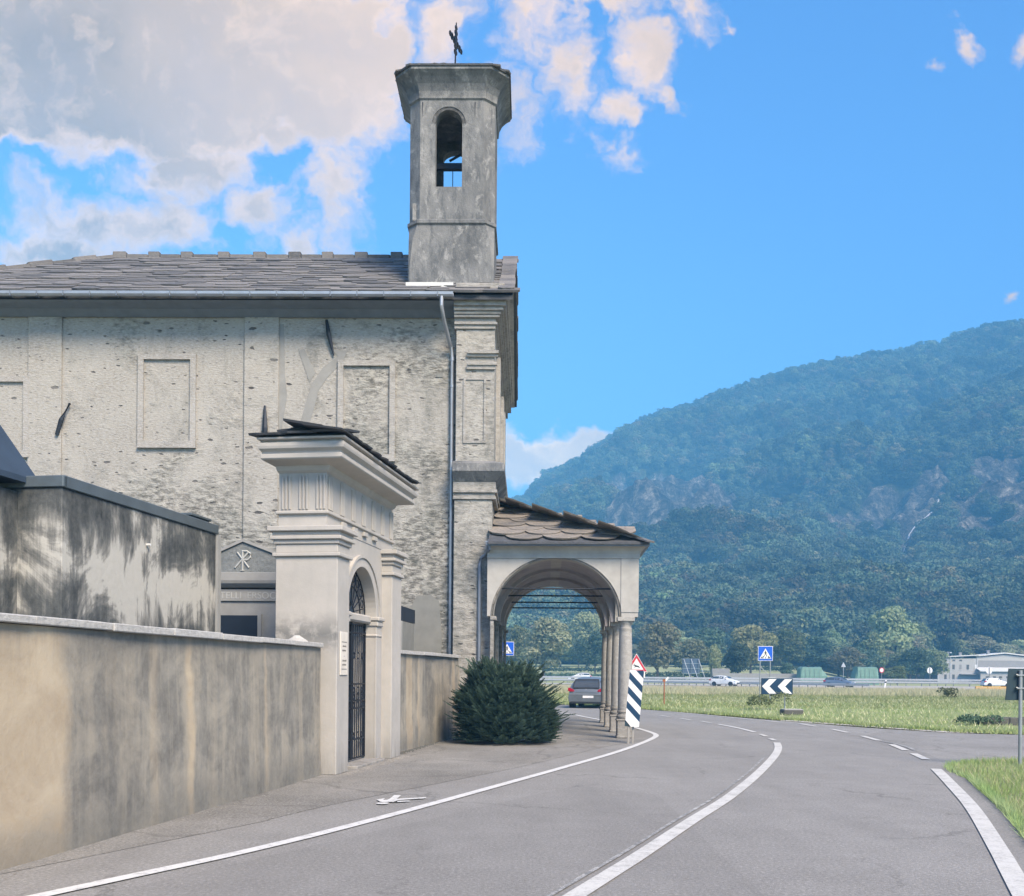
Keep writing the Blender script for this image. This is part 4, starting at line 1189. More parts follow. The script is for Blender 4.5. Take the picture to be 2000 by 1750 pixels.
for y in PY[1:3]:
    m = MB(); m.arch(-.02, PXE - .3, ZS, ZT, y - .17, y + .17, 1.70, 1.56, ZS, rise=ZR - .06, axis='x', seg=28); m.build('cross_arch', 'vault_plaster', port)
# outer arcade between the columns
for a, b in zip(PY, PY[1:]):
    m = MB(); m.arch(a + (.42 if a == PY[0] else .17), b - .17 if b != PY[3] else b - .02, ZS, ZT, PXE - .42, PXE, (a + b) / 2 + .04, (b - a) / 2 - .28, ZS, rise=1.12, axis='y', seg=20)
    m.build('arcade_arch', 'cream_plaster', port)
for y in PY[1:3]:
    m = MB(); m.box(PXE - .3, PXE, y - .17, y + .17, ZS, ZT); m.build('impost_block', 'cream_plaster', port)
# groined vault
vv_, ff_ = [], []
gxs = np.linspace(.02, PXE - .40, 40)
for a, b in zip(PY, PY[1:]):
    gys = np.linspace(a + .05, b - .02, 26); base = len(vv_)
    for y in gys:
        for x in gxs:
            z1 = ZR * .98 * math.sqrt(max(0, 1 - ((x - 1.70) / 1.68) ** 2)); z2 = 1.35 * math.sqrt(max(0, 1 - ((y - (a + b) / 2) / ((b - a) / 2)) ** 2))
            vv_.append((x, y, ZS + .04 + max(z1, z2)))
    for j in range(25):
        for i in range(39):
            q = base + j * 40 + i; ff_.append((q, q + 1, q + 41, q + 40))
link_mesh('vault', np_mesh('vault', vv_, ff_, 'vault_plaster', smooth=True), port)
# wall responds on the church side
for y in PY:
    m = MB(); m.box(0.0, .09, y, y + .36, 0, ZS - .10); m.box(0, .16, y - .03, y + .40, ZS - .10, ZS); m.build('respond', 'church_trim', port, bevel=.01)
# columns
def column_me():
    a = MB(); a.box(-.215, .215, -.215, .215, 0, .50); a.box(-.23, .23, -.23, .23, 0, .07); a.box(-.235, .235, -.235, .235, .44, .50)
    ped = a.mesh('pedestal', 'pedestal_stone', bevel=.02)
    b = MB(); b.lathe([(.21, .50), (.225, .53), (.225, .57), (.20, .60), (.185, .64), (.205, .67), (.20, .71), (.175, .73)], n=28)
    bs = b.mesh('base', 'pedestal_stone', smooth=True)
    s = MB(); s.lathe([(.186, .73), (.186, 1.3), (.180, 2.0), (.162, 2.72), (.158, 2.80), (.163, 2.81), (.163, 2.84), (.148, 2.85)], n=32)
    sh = s.mesh('shaft', 'column_stone', smooth=True)
    k = MB(); k.lathe([(.148, 2.85), (.15, 2.92), (.175, 2.96), (.195, 3.0), (.195, 3.02)], n=28); k.box(-.22, .22, -.22, .22, 3.02, 3.12)
    return ped, bs, sh, k.mesh('capital', 'column_stone', smooth=True)
cms = column_me()
for y in PY:
    c_ = empty('column', (PXC, y + .2, 0)); c_.parent = port
    for nm, me in zip(('pedestal', 'base', 'shaft', 'capital'), cms): link_mesh(nm, me, c_)
for k, y in enumerate(PY):
    m = MB(); m.tube([(.02, y + (.3 if k == 0 else 0), 3.86), (PXE - .2, y + (.3 if k == 0 else 0), 3.86)], .022, 8); m.build('tie_rod', 'dark_metal', port)
# cavetto cornice and gutter
def prect(g, z):
    return [(-.08, PY[0] - g, z), (PXE + g, PY[0] - g, z), (PXE + g, PY[3] + .4 + g, z), (-.08, PY[3] + .4 + g, z)]
m = MB(); m.loft([prect(0.0, ZT - .015), prect(.035, ZT - .01), prect(.035, ZT + .02), prect(.04, ZT + .10), prect(.07, ZT + .18), prect(.13, ZT + .25), prect(.19, ZT + .285), prect(.19, ZT + .31)]); m.build('cornice', 'cream_plaster', port)
m = MB()
gy_, gx_ = PY[0] - .36, PXE + .24
m.box(-.1, gx_, gy_ - .01, gy_ + .10, ZT + .27, ZT + .37)
m.box(gx_ - .10, gx_ + .01, gy_, PY[3] + .76, ZT + .272, ZT + .372)
go = m.build('gutter', 'zinc_dark', port)
m = MB(); m.box(-.12, gx_ + .02, gy_ - .02, gy_ - .005, ZT + .355, ZT + .375); m.box(gx_ + .005, gx_ + .022, gy_, PY[3] + .76, ZT + .356, ZT + .376); m.build('gutter_lip', 'zinc', go)
m = MB(); m.box(.0, PXE + .20, PY[0] - .30, PY[3] + .7, ZT + .31, ZT + .335); m.build('soffit_board', 'zinc_dark', port)
m = MB(); m.tube([(-.02, gy_ + .05, ZT + .28), (-.02, gy_ + .06, ZT + .20), (-.12, -.52, ZT + .12), (-.27, -.42, ZT + .03), (-.30, -.42, ZT - .12), (-.30, -.42, .1)], .048, 10); m.build('downpipe', 'zinc_dark', port, smooth=True)
# roof
pe, px_, zt0, ztop = PY[0] - .42, PXE + .22, ZT + .36, 6.62
run = px_ - 0.0
far = PY[3] + .4 + .42
m = MB()
T1, T2 = (0, pe + run, ztop), (0, far - run, ztop)
for P in (((-.05, pe, zt0), (px_, pe, zt0), T1), ((px_, pe, zt0), (px_, far, zt0), T2, T1), ((px_, far, zt0), (-.05, far, zt0), T2)):
    upv = list(P); dn = [(p[0], p[1], p[2] - .06) for p in P]
    m.add(upv, [tuple(range(len(P)))]); m.add(dn, [tuple(range(len(P)))])
    for i in range(len(P)):
        j = (i + 1) % len(P); m.quad(upv[i], upv[j], dn[j], dn[i])
pr = m.build('roof', 'dark_slab', port)
rs = slab_set('round', 'portico_stone', 6, 70)
vN = Vector((0, run, ztop - zt0)); SL2 = vN.length; vN.normalize(); nN = Vector((1, 0, 0)).cross(vN)
place_slabs(pr, (0, pe + .05, zt0 + .0), (1, 0, 0), vN, nN, 10, lambda s: (.42, px_ * (1 - s / SL2) - .30), rs, .96, .44, .042, .92, rr=random.Random(4), tilt=.058, regular=True)
vO = Vector((-run, 0, ztop - zt0)).normalized(); nO = Vector((0, 1, 0)).cross(vO); nO = nO if nO.z > 0 else -nO
place_slabs(pr, (px_ - .04, 0, zt0 + .0), (0, 1, 0), vO, nO, 10, lambda s: (pe + s * .9, far - s * .9), rs, 1.0, .44, .034, .92, rr=random.Random(9), tilt=.045, regular=True)
a = Vector((px_ + .02, pe - .02, zt0 + .06)); b = Vector(T1) + Vector((0, 0, .14)); hd = b - a
for k in range(12):
    p = a.lerp(b, (k + .5) / 12)
    o = link_mesh('hip_stone', ridge_me, pr); o.data = ridge_me
    o.matrix_local = Matrix.Translation(p - Vector((0, 0, .06))) @ hd.to_track_quat('X', 'Z').to_matrix().to_4x4() @ Matrix.Rotation(-.035 + rng.uniform(-.01, .01), 4, 'Y') @ Matrix.Diagonal((hd.length / 12 * 1.15, rng.uniform(.3, .42), .045, 1))
m = MB(); m.box(.0, .75, 2.55, 5.2, ztop - .16, ztop - .02); m.build('roof_flashing', 'white_flashing', port)
# ------------------------------------------------------------------ cemetery wall (two lengths either side of the gate)
ANG = 8.3
cw = empty('cemetery_wall', (-4.19, 8.4, 0), R(-ANG), 'long streaked ochre and grey rendered wall with stone coping running up to the gateway', 'wall')
cw.location = (-4.19 - math.sin(R(ANG)) * 3.2, 8.4 - math.cos(R(ANG)) * 3.2, 0)     # starts 3.2 m nearer than the frame edge
OFF = 3.2
def wavy_wall(y0, y1, h, mat, name, parent, seed, bulge=.0, n=60, thick=.35):
    m = MB(); rings = []
    nz = 14
    for i in range(n + 1):
        y = y0 + (y1 - y0) * i / n
        ring = []
        for k in range(nz + 1):
            z = h * k / nz
            b_ = bulge * math.sin(math.pi * min(max((y - y0) / (y1 - y0), 0), 1)) * 0
            d = .022 * noise.noise(Vector((y * .9, z * 1.1, seed))) + .008 * noise.noise(Vector((y * 4, z * 4, seed)))
            ring.append((d + .03 * (1 - z / h), y, z))
        ring += [(-thick, y, h), (-thick, y, 0)]
        rings.append(ring)
    m.loft(rings, cap=True)
    return m.build(name, mat, parent, smooth=True)
# sagging top, as photographed: the material reads local y measured from the frame edge
mats_y = MATS['cemetery_render']
wv = wavy_wall(0, 7.93 + OFF, 2.03, 'cemetery_render', 'wall_body', cw, 1.3)
def coping(parent, y0, y1, z, n, x0=-.42, x1=.07, seed=1):
    r = random.Random(seed); y = y0
    for i in range(n):
        L = (y1 - y0) / n
        m = MB(); m.box(x0, x1 + r.uniform(-.008, .008), y + .004, y + L - .004, z + r.uniform(-.004, .004), z + .075 + r.uniform(-.005, .006))
        m.build('coping_slab', 'coping_stone', parent, bevel=.008); y += L
coping(cw, -.2, 7.90 + OFF, 2.035, 9)
m = MB(); m.loft([[(-.40, 3.1, 2.11), (-.02, 3.1, 2.11), (-.2, 3.1, 2.13)], [(-.40, 5.0, 2.11), (-.02, 5.0, 2.11), (-.2, 5.0, 2.135)], [(-.38, 6.1, 2.11), (-.10, 6.1, 2.11), (-.2, 6.1, 2.115)]])
m.build('mortar_fillet', 'coping_stone', cw)
cw2 = empty('cemetery_wall', (-2.45, 20.2, 0), R(-9.3), 'short grey streaked wall with thin coping between the gateway and the church downpipe', 'wall')
wavy_wall(0, 6.55, 2.03, 'cemetery_render_east', 'wall_body', cw2, 4.7)
coping(cw2, .0, 6.5, 2.035, 5, seed=4)

# ------------------------------------------------------------------ gateway
gate = empty('gateway', (-2.80, 16.35, 0), R(-9), 'pale plastered cemetery gateway with heavy cornice, frieze and slab roof', 'gateway')
YA, YB, YC, YD = .0, .62, 3.22, 3.88
m = MB()
m.arch(YA + .04, YD - .04, 0, 4.18, -.62, -.2, 1.90, .85, 2.66, rise=.86, axis='y', seg=28)
m.build('arch_wall', 'gate_plaster', gate, bevel=.0)
def pier(y0, y1):
    m = MB(); m.box(-1.04, 0, y0, y1, 0, 3.50); p = m.build('pier', 'gate_plaster', gate, bevel=.012)
    c = MB()
    for z0, z1, g in [(3.50, 3.56, .045), (3.56, 3.70, .0), (3.70, 3.77, .03), (3.77, 3.83, .075), (3.83, 3.90, .045), (3.90, 3.98, .11)]:
        c.box(-1.04 - g, g, y0 - g, y1 + g, z0, z1)
    c.build('capital', 'gate_plaster', p, bevel=.010)
pier(YA, YB); pier(YC, YD)
m = MB(); m.band(1.90, .85, 2.66, .86, .16, -.2, -.165, axis='y', seg=28); m.build('archivolt', 'gate_plaster', gate, bevel=.006)
m = MB(); m.band(1.90, 1.01, 2.66, 1.02, .05, -.2, -.140, axis='y', seg=28); m.build('archivolt_rim', 'gate_plaster', gate)
for a, b in ((1.90 + .85, 1.90 + 1.2), (1.90 - 1.2, 1.90 - .85)):
    m = MB()
    lo, hi = a - (.05 if a > 1.9 else 0), b + (0 if a > 1.9 else .05)
    m.box(-.64, -.10, lo - .0, hi, 2.60, 2.68); m.box(-.64, -.13, lo + .02, hi, 2.50, 2.60); m.box(-.63, -.15, lo + .03, hi - .02, 2.30, 2.36)
    m.build('impost', 'gate_plaster', gate, bevel=.02)
    m = MB(); m.box(-.21, -.165, a, b, 0, 2.5); m.build('jamb_strip', 'gate_plaster', gate, bevel=.006)
m = MB(); m.box(-.50, -.26, 1.06, 2.74, 2.55, 2.70); m.build('transom', 'gate_plaster', gate, bevel=.03)
# attic: string course, frieze with triglyph lines, cornice
m = MB(); m.box(-1.0, -.19, .02, YD - .02, 3.985, 4.18); m.build('architrave', 'gate_plaster', gate)
m = MB(); m.box(-1.04, -.15, -.03, YD + .03, 4.18, 4.235); m.build('string_course', 'gate_plaster', gate, bevel=.012)
m = MB(); m.box(-1.0, -.20, .03, YD - .03, 4.235, 4.86)
fr = m.build('frieze', 'gate_plaster', gate)
for k in range(7):
    y = .10 + k * .60
    m = MB()
    for d in (0, .075, .15): m.box(-.20, -.176, y + d, y + d + .045, 4.26, 4.80)
    m.build('triglyph', 'gate_plaster', fr, bevel=.005)
    if k in (1, 2, 3, 4): m = MB(); m.box(-.19, -.14, y - .01, y + .205, 4.075, 4.15); m.build('gutta_block', 'gate_plaster', fr, bevel=.006)
for k in range(3):
    x = -.95 + k * .29
    m = MB()
    for d in (0, .06, .12): m.box(x + d, x + d + .032, .006, .03, 4.26, 4.80)
    m.build('triglyph', 'gate_plaster', fr, bevel=.004)
def grect(g, z, d=0): return [(-1.0 - g * .45, .03 - g, z), (-.20 + g, .03 - g, z), (-.20 + g, YD - .03 + g, z), (-1.0 - g * .45, YD - .03 + g, z)]
m = MB(); m.loft([grect(.0, 4.84), grect(.05, 4.88), grect(.08, 4.95), grect(.35, 5.0), grect(.37, 5.02), grect(.37, 5.08), grect(.34, 5.09), grect(.35, 5.12), grect(.41, 5.16), grect(.42, 5.20), grect(.42, 5.25), grect(.36, 5.27), grect(.36, 5.285), grect(.44, 5.30), grect(.45, 5.33), grect(.0, 5.34)])
m.build('cornice', 'gate_plaster', gate, bevel=.004)
gr = MB(); gr.loft([grect(.40, 5.345), grect(.40, 5.36), [(-.75, .5, 5.50), (-.45, .5, 5.50), (-.45, YD - .5, 5.50), (-.75, YD - .5, 5.50)]]); gro = gr.build('roof', 'dark_slab', gate)
gs = slab_set('flat', 'dark_slab', 5, 90)
sr = random.Random(3)
for k in range(9):
    o = link_mesh('stone_slab', gs[k % 5], gro)
    o.matrix_local = Matrix.Translation((.31, .02 + k * .52 - .35, 5.362 + .01 * (k % 3))) @ Matrix.Rotation(math.pi / 2, 4, 'Z') @ Matrix.Rotation(.16 + sr.uniform(-.02, .02), 4, 'X') @ Matrix.Rotation(sr.uniform(-.06, .06), 4, 'Z') @ Matrix.Diagonal((.58, .70, .026, 1))
    if k < 8:
        o = link_mesh('stone_slab', gs[(k + 2) % 5], gro)
        o.matrix_local = Matrix.Translation((-.02, .10 + k * .55 - .35, 5.42 + .012 * (k % 2))) @ Matrix.Rotation(math.pi / 2, 4, 'Z') @ Matrix.Rotation(.18, 4, 'X') @ Matrix.Diagonal((.66, .7, .035, 1))
for k in range(3):
    o = link_mesh('stone_slab', gs[(k + 1) % 5], gro)
    o.matrix_local = Matrix.Translation((-1.02 + k * .5, -.50, 5.355 + .012 * k)) @ Matrix.Rotation(.12 + .03 * k, 4, 'X') @ Matrix.Rotation(sr.uniform(-.1, .1), 4, 'Z') @ Matrix.Diagonal((.62, .8, .035, 1))
for k, (x, y, z, w, l, h_) in enumerate([(-.62, -.05, 5.46, .62, .55, .05), (-.55, .05, 5.50, .45, .5, .05), (-.35, .25, 5.51, .5, .4, .04), (-.6, .9, 5.5, .5, .5, .05)]):
    o = link_mesh('stone_slab', gs[k % 5], gro)
    o.matrix_local = Matrix.Translation((x, y - .2, z)) @ Matrix.Rotation(sr.uniform(-.1, .1), 4, 'Y') @ Matrix.Rotation(sr.uniform(-.3, .3), 4, 'Z') @ Matrix.Diagonal((w, l, h_, 1))
# plaque
m = MB(); m.box(.0, .018, .14, .50, 1.60, 2.30); pq = m.build('plaque', 'plaque_white', gate, bevel=.004)
ink = MB()
pr_ = random.Random(8)
for z, a, b in [(2.13, .19, .45), (1.69, .19, .45)]: ink.box(.0181, .0195, a, b, z, z + .012)
for z, a, b in [(2.055, .24, .42), (1.985, .22, .40), (1.905, .29, .35), (1.82, .23, .43), (1.755, .22, .42)]:
    y = a
    while y < b:
        w = pr_.uniform(.008, .016); hh = pr_.choice((.022, .022, .032))
        if z == 1.905: w, hh = .06, .006
        ink.box(.0181, .0192, y, min(y + w, b), z, z + hh); y += w + .006
ink.build('plaque_writing', 'plaque_ink', pq)
# wrought-iron gate leaves and fanlight
gl = empty('iron_gate', (0, 0, 0)); gl.parent = gate
gx = -.38
def bar(mb, y0, z0, y1, z1, r=.011): mb.tube([(gx, y0, z0), (gx, y1, z1)], r, 6)
for (a, b) in ((1.07, 1.89), (1.91, 2.73)):
    m = MB()
    m.box(gx - .018, gx + .018, a, a + .035, .08, 2.54); m.box(gx - .018, gx + .018, b - .035, b, .08, 2.54)
    for z in (.08, .42, .98, 1.12, 1.42, 2.34, 2.50): m.box(gx - .014, gx + .014, a, b, z, z + .028)
    link_mesh('gate_leaf_frame', m.mesh('gate_leaf_frame', 'wrought_iron'), gl)
    m = MB()
    for k in range(1, 7):
        y = a + (b - a) * k / 7; bar(m, y, .1, y, 2.52)
    for z in (1.05, 1.20, 1.32, 1.95, .5):
        for k in range(3):
            y = a + (b - a) * (k + .5) / 3; m.tube([(gx, y + .06 * math.cos(q), z + .06 * math.sin(q)) for q in np.linspace(0, 6.283, 11)], .010, 5)
    link_mesh('gate_bars', m.mesh('gate_bars', 'wrought_iron'), gl)
m = MB()
for q in np.linspace(.15, math.pi - .15, 9): m.tube([(gx, 1.90 + .12 * math.cos(q), 2.72 + .12 * math.sin(q)), (gx, 1.90 + .82 * math.cos(q), 2.72 + .78 * math.sin(q))], .011, 5)
for rr_ in (.14, .50, .80): m.tube([(gx, 1.90 + rr_ * math.cos(q), 2.71 + rr_ * .95 * math.sin(q)) for q in np.linspace(0, math.pi, 22)], .014, 5)
for q in np.linspace(.3, math.pi - .3, 8):
    cy_, cz_ = 1.90 + .65 * math.cos(q), 2.72 + .62 * math.sin(q)
    m.tube([(gx, cy_ + .07 * math.cos(w), cz_ + .07 * math.sin(w)) for w in np.linspace(0, 6.283, 10)], .010, 5)
link_mesh('fanlight', m.mesh('fanlight', 'wrought_iron'), gl)
m = MB(); m.box(-.66, .02, 1.05, 2.76, -.01, .05); m.build('threshold', 'pedestal_stone', gate, bevel=.01)
# pale lump of render on the coping against the pier
lump = MB(); lump.loft([[(.0 + .19 * math.cos(a_) * f_, .13 * math.sin(a_) * f_, z_) for a_ in np.linspace(0, 6.283, 9)[:-1]] for f_, z_ in ((1, 0), (.85, .04), (.55, .075), (.2, .12))])
lo = lump.build('mortar_lump', 'coping_stone', None); lo.location = (-3.38, 16.08, 2.10); tag(lo, 'pale lump of mortar on the wall coping against the gateway', 'mortar lump')

# ------------------------------------------------------------------ blackened annex behind the wall
ax = empty('annex', (-5.42, 12.3, 0), R(-9), 'low blackened rendered building with grey metal coping behind the ochre wall', 'building')
m = MB(); m.box(-5.0, 0, 0, 4.18, 0, 3.84); m.build('annex_wall', 'blackened_render', ax, bevel=.01)
m = MB(); m.box(-.10, .03, .0, 4.22, 3.842, 3.99); m.box(-5.0, .03, -.03, .06, 3.845, 3.985); m.box(-5.0, -.10, 4.10, 4.22, 3.843, 3.99); co = m.build('metal_coping', 'coping_metal', ax, bevel=.01)
m = MB(); m.box(-.9, -.15, 3.6, 4.26, 3.85, 4.06); m.box(-.92, -.12, 3.58, 4.28, 4.06, 4.10); m.build('roof_kerb', 'coping_metal', ax, bevel=.008)
m = MB(); m.box(-5.0, -.1, .06, 4.1, 3.8, 3.86); m.build('flat_roof', 'dark_slab', ax)
m = MB(); m.box(-.12, .035, 4.182, 4.30, 2.0, 3.83); m.build('end_strip', 'tomb_cement', ax)
m = MB(); m.tube([(.0, 2.0, 3.40), (.06, 2.0, 3.40)], .02, 6); m.build('pipe_stub', 'white_flashing', ax)
dr = MB(); dr.loft([[(-2.6, -1.4, 0), (2.6, -1.4, 0), (2.6, 1.4, 0), (-2.6, 1.4, 0)], [(-2.6, -1.4, .05), (2.6, -1.4, .05), (2.6, 1.4, .05), (-2.6, 1.4, .05)], [(-.1, -.1, 1.35), (.1, -.1, 1.35), (.1, .1, 1.35), (-.1, .1, 1.35)]])
X_, Y_ = pix(-60, 950)[0] * 11.4, 11.4
ch_ = empty('tomb_chapel', (-6.41, 12.45, 0), R(-9), 'tomb chapel with steep dark blue slate roof at the near end of the blackened annex', 'chapel')
m = MB(); m.box(-1.9, .42, -.7, .1, 0, 3.80); m.build('chapel_wall', 'blackened_render', ch_)
m = MB()
m.loft([[(-2.1, -.85, z_), (.55, -.85, z_), (.55, .22, z_), (-2.1, .22, z_)] for z_ in (3.90, 3.97)] + [[(-.75, -.35, 5.9), (-.65, -.35, 5.9), (-.65, -.25, 5.9), (-.75, -.25, 5.9)]])
m.build('roof', 'chapel_slate', ch_)

# ------------------------------------------------------------------ family tomb with gable and monogram
tb = empty('family_tomb', (-5.42, 20.5, 0), R(-3), 'grey family tomb with slate gable, monogram and carved name between annex and gateway', 'tomb')
m = MB(); m.box(-1.25, 1.55, .06, 2.4, 0, 3.2); m.build('tomb_wall', 'tomb_cement', tb)
def text(body, size, loc, rot, mat, name, parent, extr=.004, align='CENTER', sx=1.0, shear=0):
    cu = bpy.data.curves.new(name, 'FONT'); cu.body = body; cu.size = size; cu.extrude = extr; cu.align_x = align; cu.shear = shear
    cu.materials.append(MATS[mat])
    tmp = bpy.data.objects.new(name + '_curve', cu); me_ = bpy.data.meshes.new_from_object(tmp); bpy.data.objects.remove(tmp)
    o = link_mesh(name, me_, parent); o.location = loc; o.rotation_euler = rot; o.scale = (sx, 1, 1)
    return o
m = MB(); m.prism([(-1.35, 3.62), (1.65, 3.62), (.02, 4.25)], .0, .25, 'y'); gab = m.build('gable', 'tomb_slate', tb)
m = MB(); m.prism([(-1.42, 3.64), (.02, 4.30), (1.72, 3.64), (1.72, 3.60), (.02, 4.24), (-1.42, 3.60)][::-1], -.04, .3, 'y'); m.build('gable_edge', 'tomb_cement', gab)
m = MB()
def stroke(pts, w=.022):
    m.tube([(x, -.008, z) for x, z in pts], w, 5)
stroke([(-.10, 4.03), (.14, 3.72)]); stroke([(.13, 4.03), (-.14, 3.72)]); stroke([(.01, 4.05), (.01, 3.66)])
stroke([(.0, 4.05), (.10, 4.05), (.17, 4.0), (.17, 3.93), (.11, 3.88), (.02, 3.88)]); stroke([(-.03, 3.665), (.05, 3.665)], .012)
m.build('monogram', 'tomb_letter', gab)
m = MB(); m.loft([[(-1.40, -y_, z_), (1.70, -y_, z_), (1.70, 2.5, z_), (-1.40, 2.5, z_)] for y_, z_ in ((.0, 3.32), (.03, 3.34), (.10, 3.40), (.12, 3.46), (.12, 3.62))]); m.build('cornice', 'tomb_cement', tb, bevel=.006)
m = MB(); m.box(-1.25, 1.55, .02, .06, 3.06, 3.29); nb = m.build('name_band', 'tomb_cement', tb)
text('FRATELLI  ERSOCH', .19, (.02, .018, 3.105), (math.pi / 2, 0, 0), 'tomb_letter', 'carved_name', nb, .004)
m = MB(); m.box(-.52, .32, .03, .058, 1.2, 2.77); m.build('doorway', 'dark_opening', tb)
m = MB(); m.box(.32, .40, .0, .06, .0, 2.80); m.box(-.60, -.52, .0, .06, 0, 2.80); m.build('door_surround', 'tomb_cement', tb)

# low cement shed behind the second wall
sh = empty('cement_shed', (-2.75, 24.2, 0), R(-5), 'low grey cement shed with dark open top behind the short wall', 'shed')
m = MB(); m.prism([(-1.2, 0), (.14, 0), (.14, 2.87), (-1.2, 3.05)], .0, 1.6, 'y'); m.build('shed_wall', 'grey_patch', sh)
m = MB(); m.prism([(-1.2, 3.0), (.14, 2.88), (.14, 3.22), (-1.2, 3.24)], .05, 1.7, 'y'); m.build('shed_opening', 'dark_opening', sh)
m = MB(); m.box(.07, .15, -.02, .02, 0, 2.87); m.build('corner_trim', 'tomb_cement', sh)

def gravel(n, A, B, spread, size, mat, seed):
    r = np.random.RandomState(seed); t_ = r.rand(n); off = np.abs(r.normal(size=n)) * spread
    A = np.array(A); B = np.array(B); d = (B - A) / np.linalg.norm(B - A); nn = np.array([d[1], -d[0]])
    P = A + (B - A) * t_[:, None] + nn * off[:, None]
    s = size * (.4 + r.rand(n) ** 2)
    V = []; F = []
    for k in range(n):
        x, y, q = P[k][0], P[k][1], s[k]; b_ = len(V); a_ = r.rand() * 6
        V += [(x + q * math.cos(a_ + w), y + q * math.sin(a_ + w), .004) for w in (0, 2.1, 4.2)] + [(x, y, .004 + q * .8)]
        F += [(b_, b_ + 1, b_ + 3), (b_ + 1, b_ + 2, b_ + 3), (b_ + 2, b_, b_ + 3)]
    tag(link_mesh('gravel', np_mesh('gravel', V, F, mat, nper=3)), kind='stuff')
gravel(500, (-4.20, 7.0), (-2.98, 16.2), .05, .008, 'pedestal_stone', 1)  # these three rows: pebbles added along the wall feet to stand for contact shade
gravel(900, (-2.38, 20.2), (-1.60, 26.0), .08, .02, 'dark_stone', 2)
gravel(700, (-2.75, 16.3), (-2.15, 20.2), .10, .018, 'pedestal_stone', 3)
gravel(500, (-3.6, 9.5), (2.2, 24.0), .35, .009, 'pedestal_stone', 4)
gravel(1500, (12.9, 30.1), (9.8, 37.4), .35, .03, 'coping_stone', 6)
gravel(900, (30, 29.2), (12.9, 30.0), .3, .03, 'pedestal_stone', 7)
for k_ in range(12, 40, 4):
    gravel(150, (SRr[k_].x + .52, SRr[k_].y), (SRr[k_ + 4].x + .52, SRr[k_ + 4].y), .10, .012, 'pedestal_stone', 20 + k_)

# ------------------------------------------------------------------ conifer bush
def conifer_bush():
    root = empty('conifer_bush', (-.02, 24.2, 0), 0, 'big spreading dark conifer bush at the church corner beside the portico', 'bush')
    r = np.random.RandomState(12); V = []; F = []
    def tri(a, b, c):
        i = len(V); V.extend([a, b, c]); F.append((i, i + 1, i + 2))
    def spray(p, d, L):
        d = d / np.linalg.norm(d); side = np.cross(d, [0, 0, 1.0]); side /= (np.linalg.norm(side) + 1e-6); up = np.cross(side, d)
        n = 9
        for k in range(n):
            t_ = (k + .6) / n; q = p + d * L * t_ + np.array([0, 0, -.06 * t_ * t_ * L])
            ln = L * (.34 * (1 - t_) + .10)
            for s in (1, -1):
                e = q + (side * s * .85 + d * .75 + up * r.uniform(-.25, .25)) * ln
                w = up * .012 + d * .018
                tri(q - w, q + w, e)
                if k % 2 == 0:
                    e2 = q + (side * s * .45 + d * .8 + up * r.uniform(.1, .5)) * ln * .7; tri(q - w, q + w, e2)
        tri(p, p + side * .014, p + d * L * 1.05)
    stems = MB(); pr = random.Random(2)
    for k in range(5200):
        a = r.rand() * 6.283; el = math.asin(min(.995, r.rand() ** .85)); rad = (.50 + .5 * r.rand() ** .5)
        ex, ey, ez = 1.20, 1.0, 2.08
        lump = 1 + .26 * noise.noise(Vector((math.cos(a) * 1.6, math.sin(a) * 1.6, el * 2.0))) + .16 * noise.noise(Vector((math.cos(a) * 5, math.sin(a) * 5, el * 5)))
        dirv = np.array([math.cos(a) * math.cos(el), math.sin(a) * math.cos(el), math.sin(el)])
        flat = .75 + .25 * math.cos(el)
        hz_ = max(1e-3, math.cos(el)) ** .62; p = np.array([math.cos(a) * hz_, math.sin(a) * hz_, math.sin(el) ** .9]) * np.array([ex, ey, ez]) * rad * lump * flat
        p[2] = max(p[2] * .97, .04 + .1 * r.rand())
        # the lower half bulges, the top leans a little to the left
        p[0] += -.12 * p[2] + .06 * math.sin(p[2] * 3)
        outw = dirv * np.array([1.0, 1.0, .6]) + np.array([0, 0, .30]) + r.uniform(-.35, .35, 3)
        spray(p - .1 * dirv, outw, .20 + .14 * r.rand())
    for k in range(70):                                    # long free shoots breaking the outline
        a = r.rand() * 6.283; z = .35 + 1.5 * r.rand()
        rr_ = math.sqrt(max(.05, 1 - (z / 2.2) ** 2))
        p = np.array([math.cos(a) * 1.2 * rr_ - .12 * z, math.sin(a) * 1.0 * rr_, z])
        spray(p * .93, np.array([math.cos(a), math.sin(a), r.uniform(.2, .9)]), .38 + .2 * r.rand())
    o = link_mesh('foliage', np_mesh('foliage', V, F, 'conifer_leaf', nper=3), root); tag(o, kind='stuff')
    for k in range(16):
        a = pr.uniform(0, 6.283); t_ = pr.uniform(.4, 1.0)
        m = MB(); m.tube([(0.02 * math.cos(a), .02 * math.sin(a), 0), (.35 * math.cos(a) * t_, .3 * math.sin(a) * t_, .7), (.9 * math.cos(a) * t_ - .1, .7 * math.sin(a) * t_, 1.0 + .7 * (1 - t_))], [.035, .025, .008], 5)
        m.build('branch', 'bark', root)
conifer_bush()

# ------------------------------------------------------------------ signs
def post(mb, x, z0, z1, y=.0, r=.03): mb.tube([(x, y, z0), (x, y, z1)], r, 10)
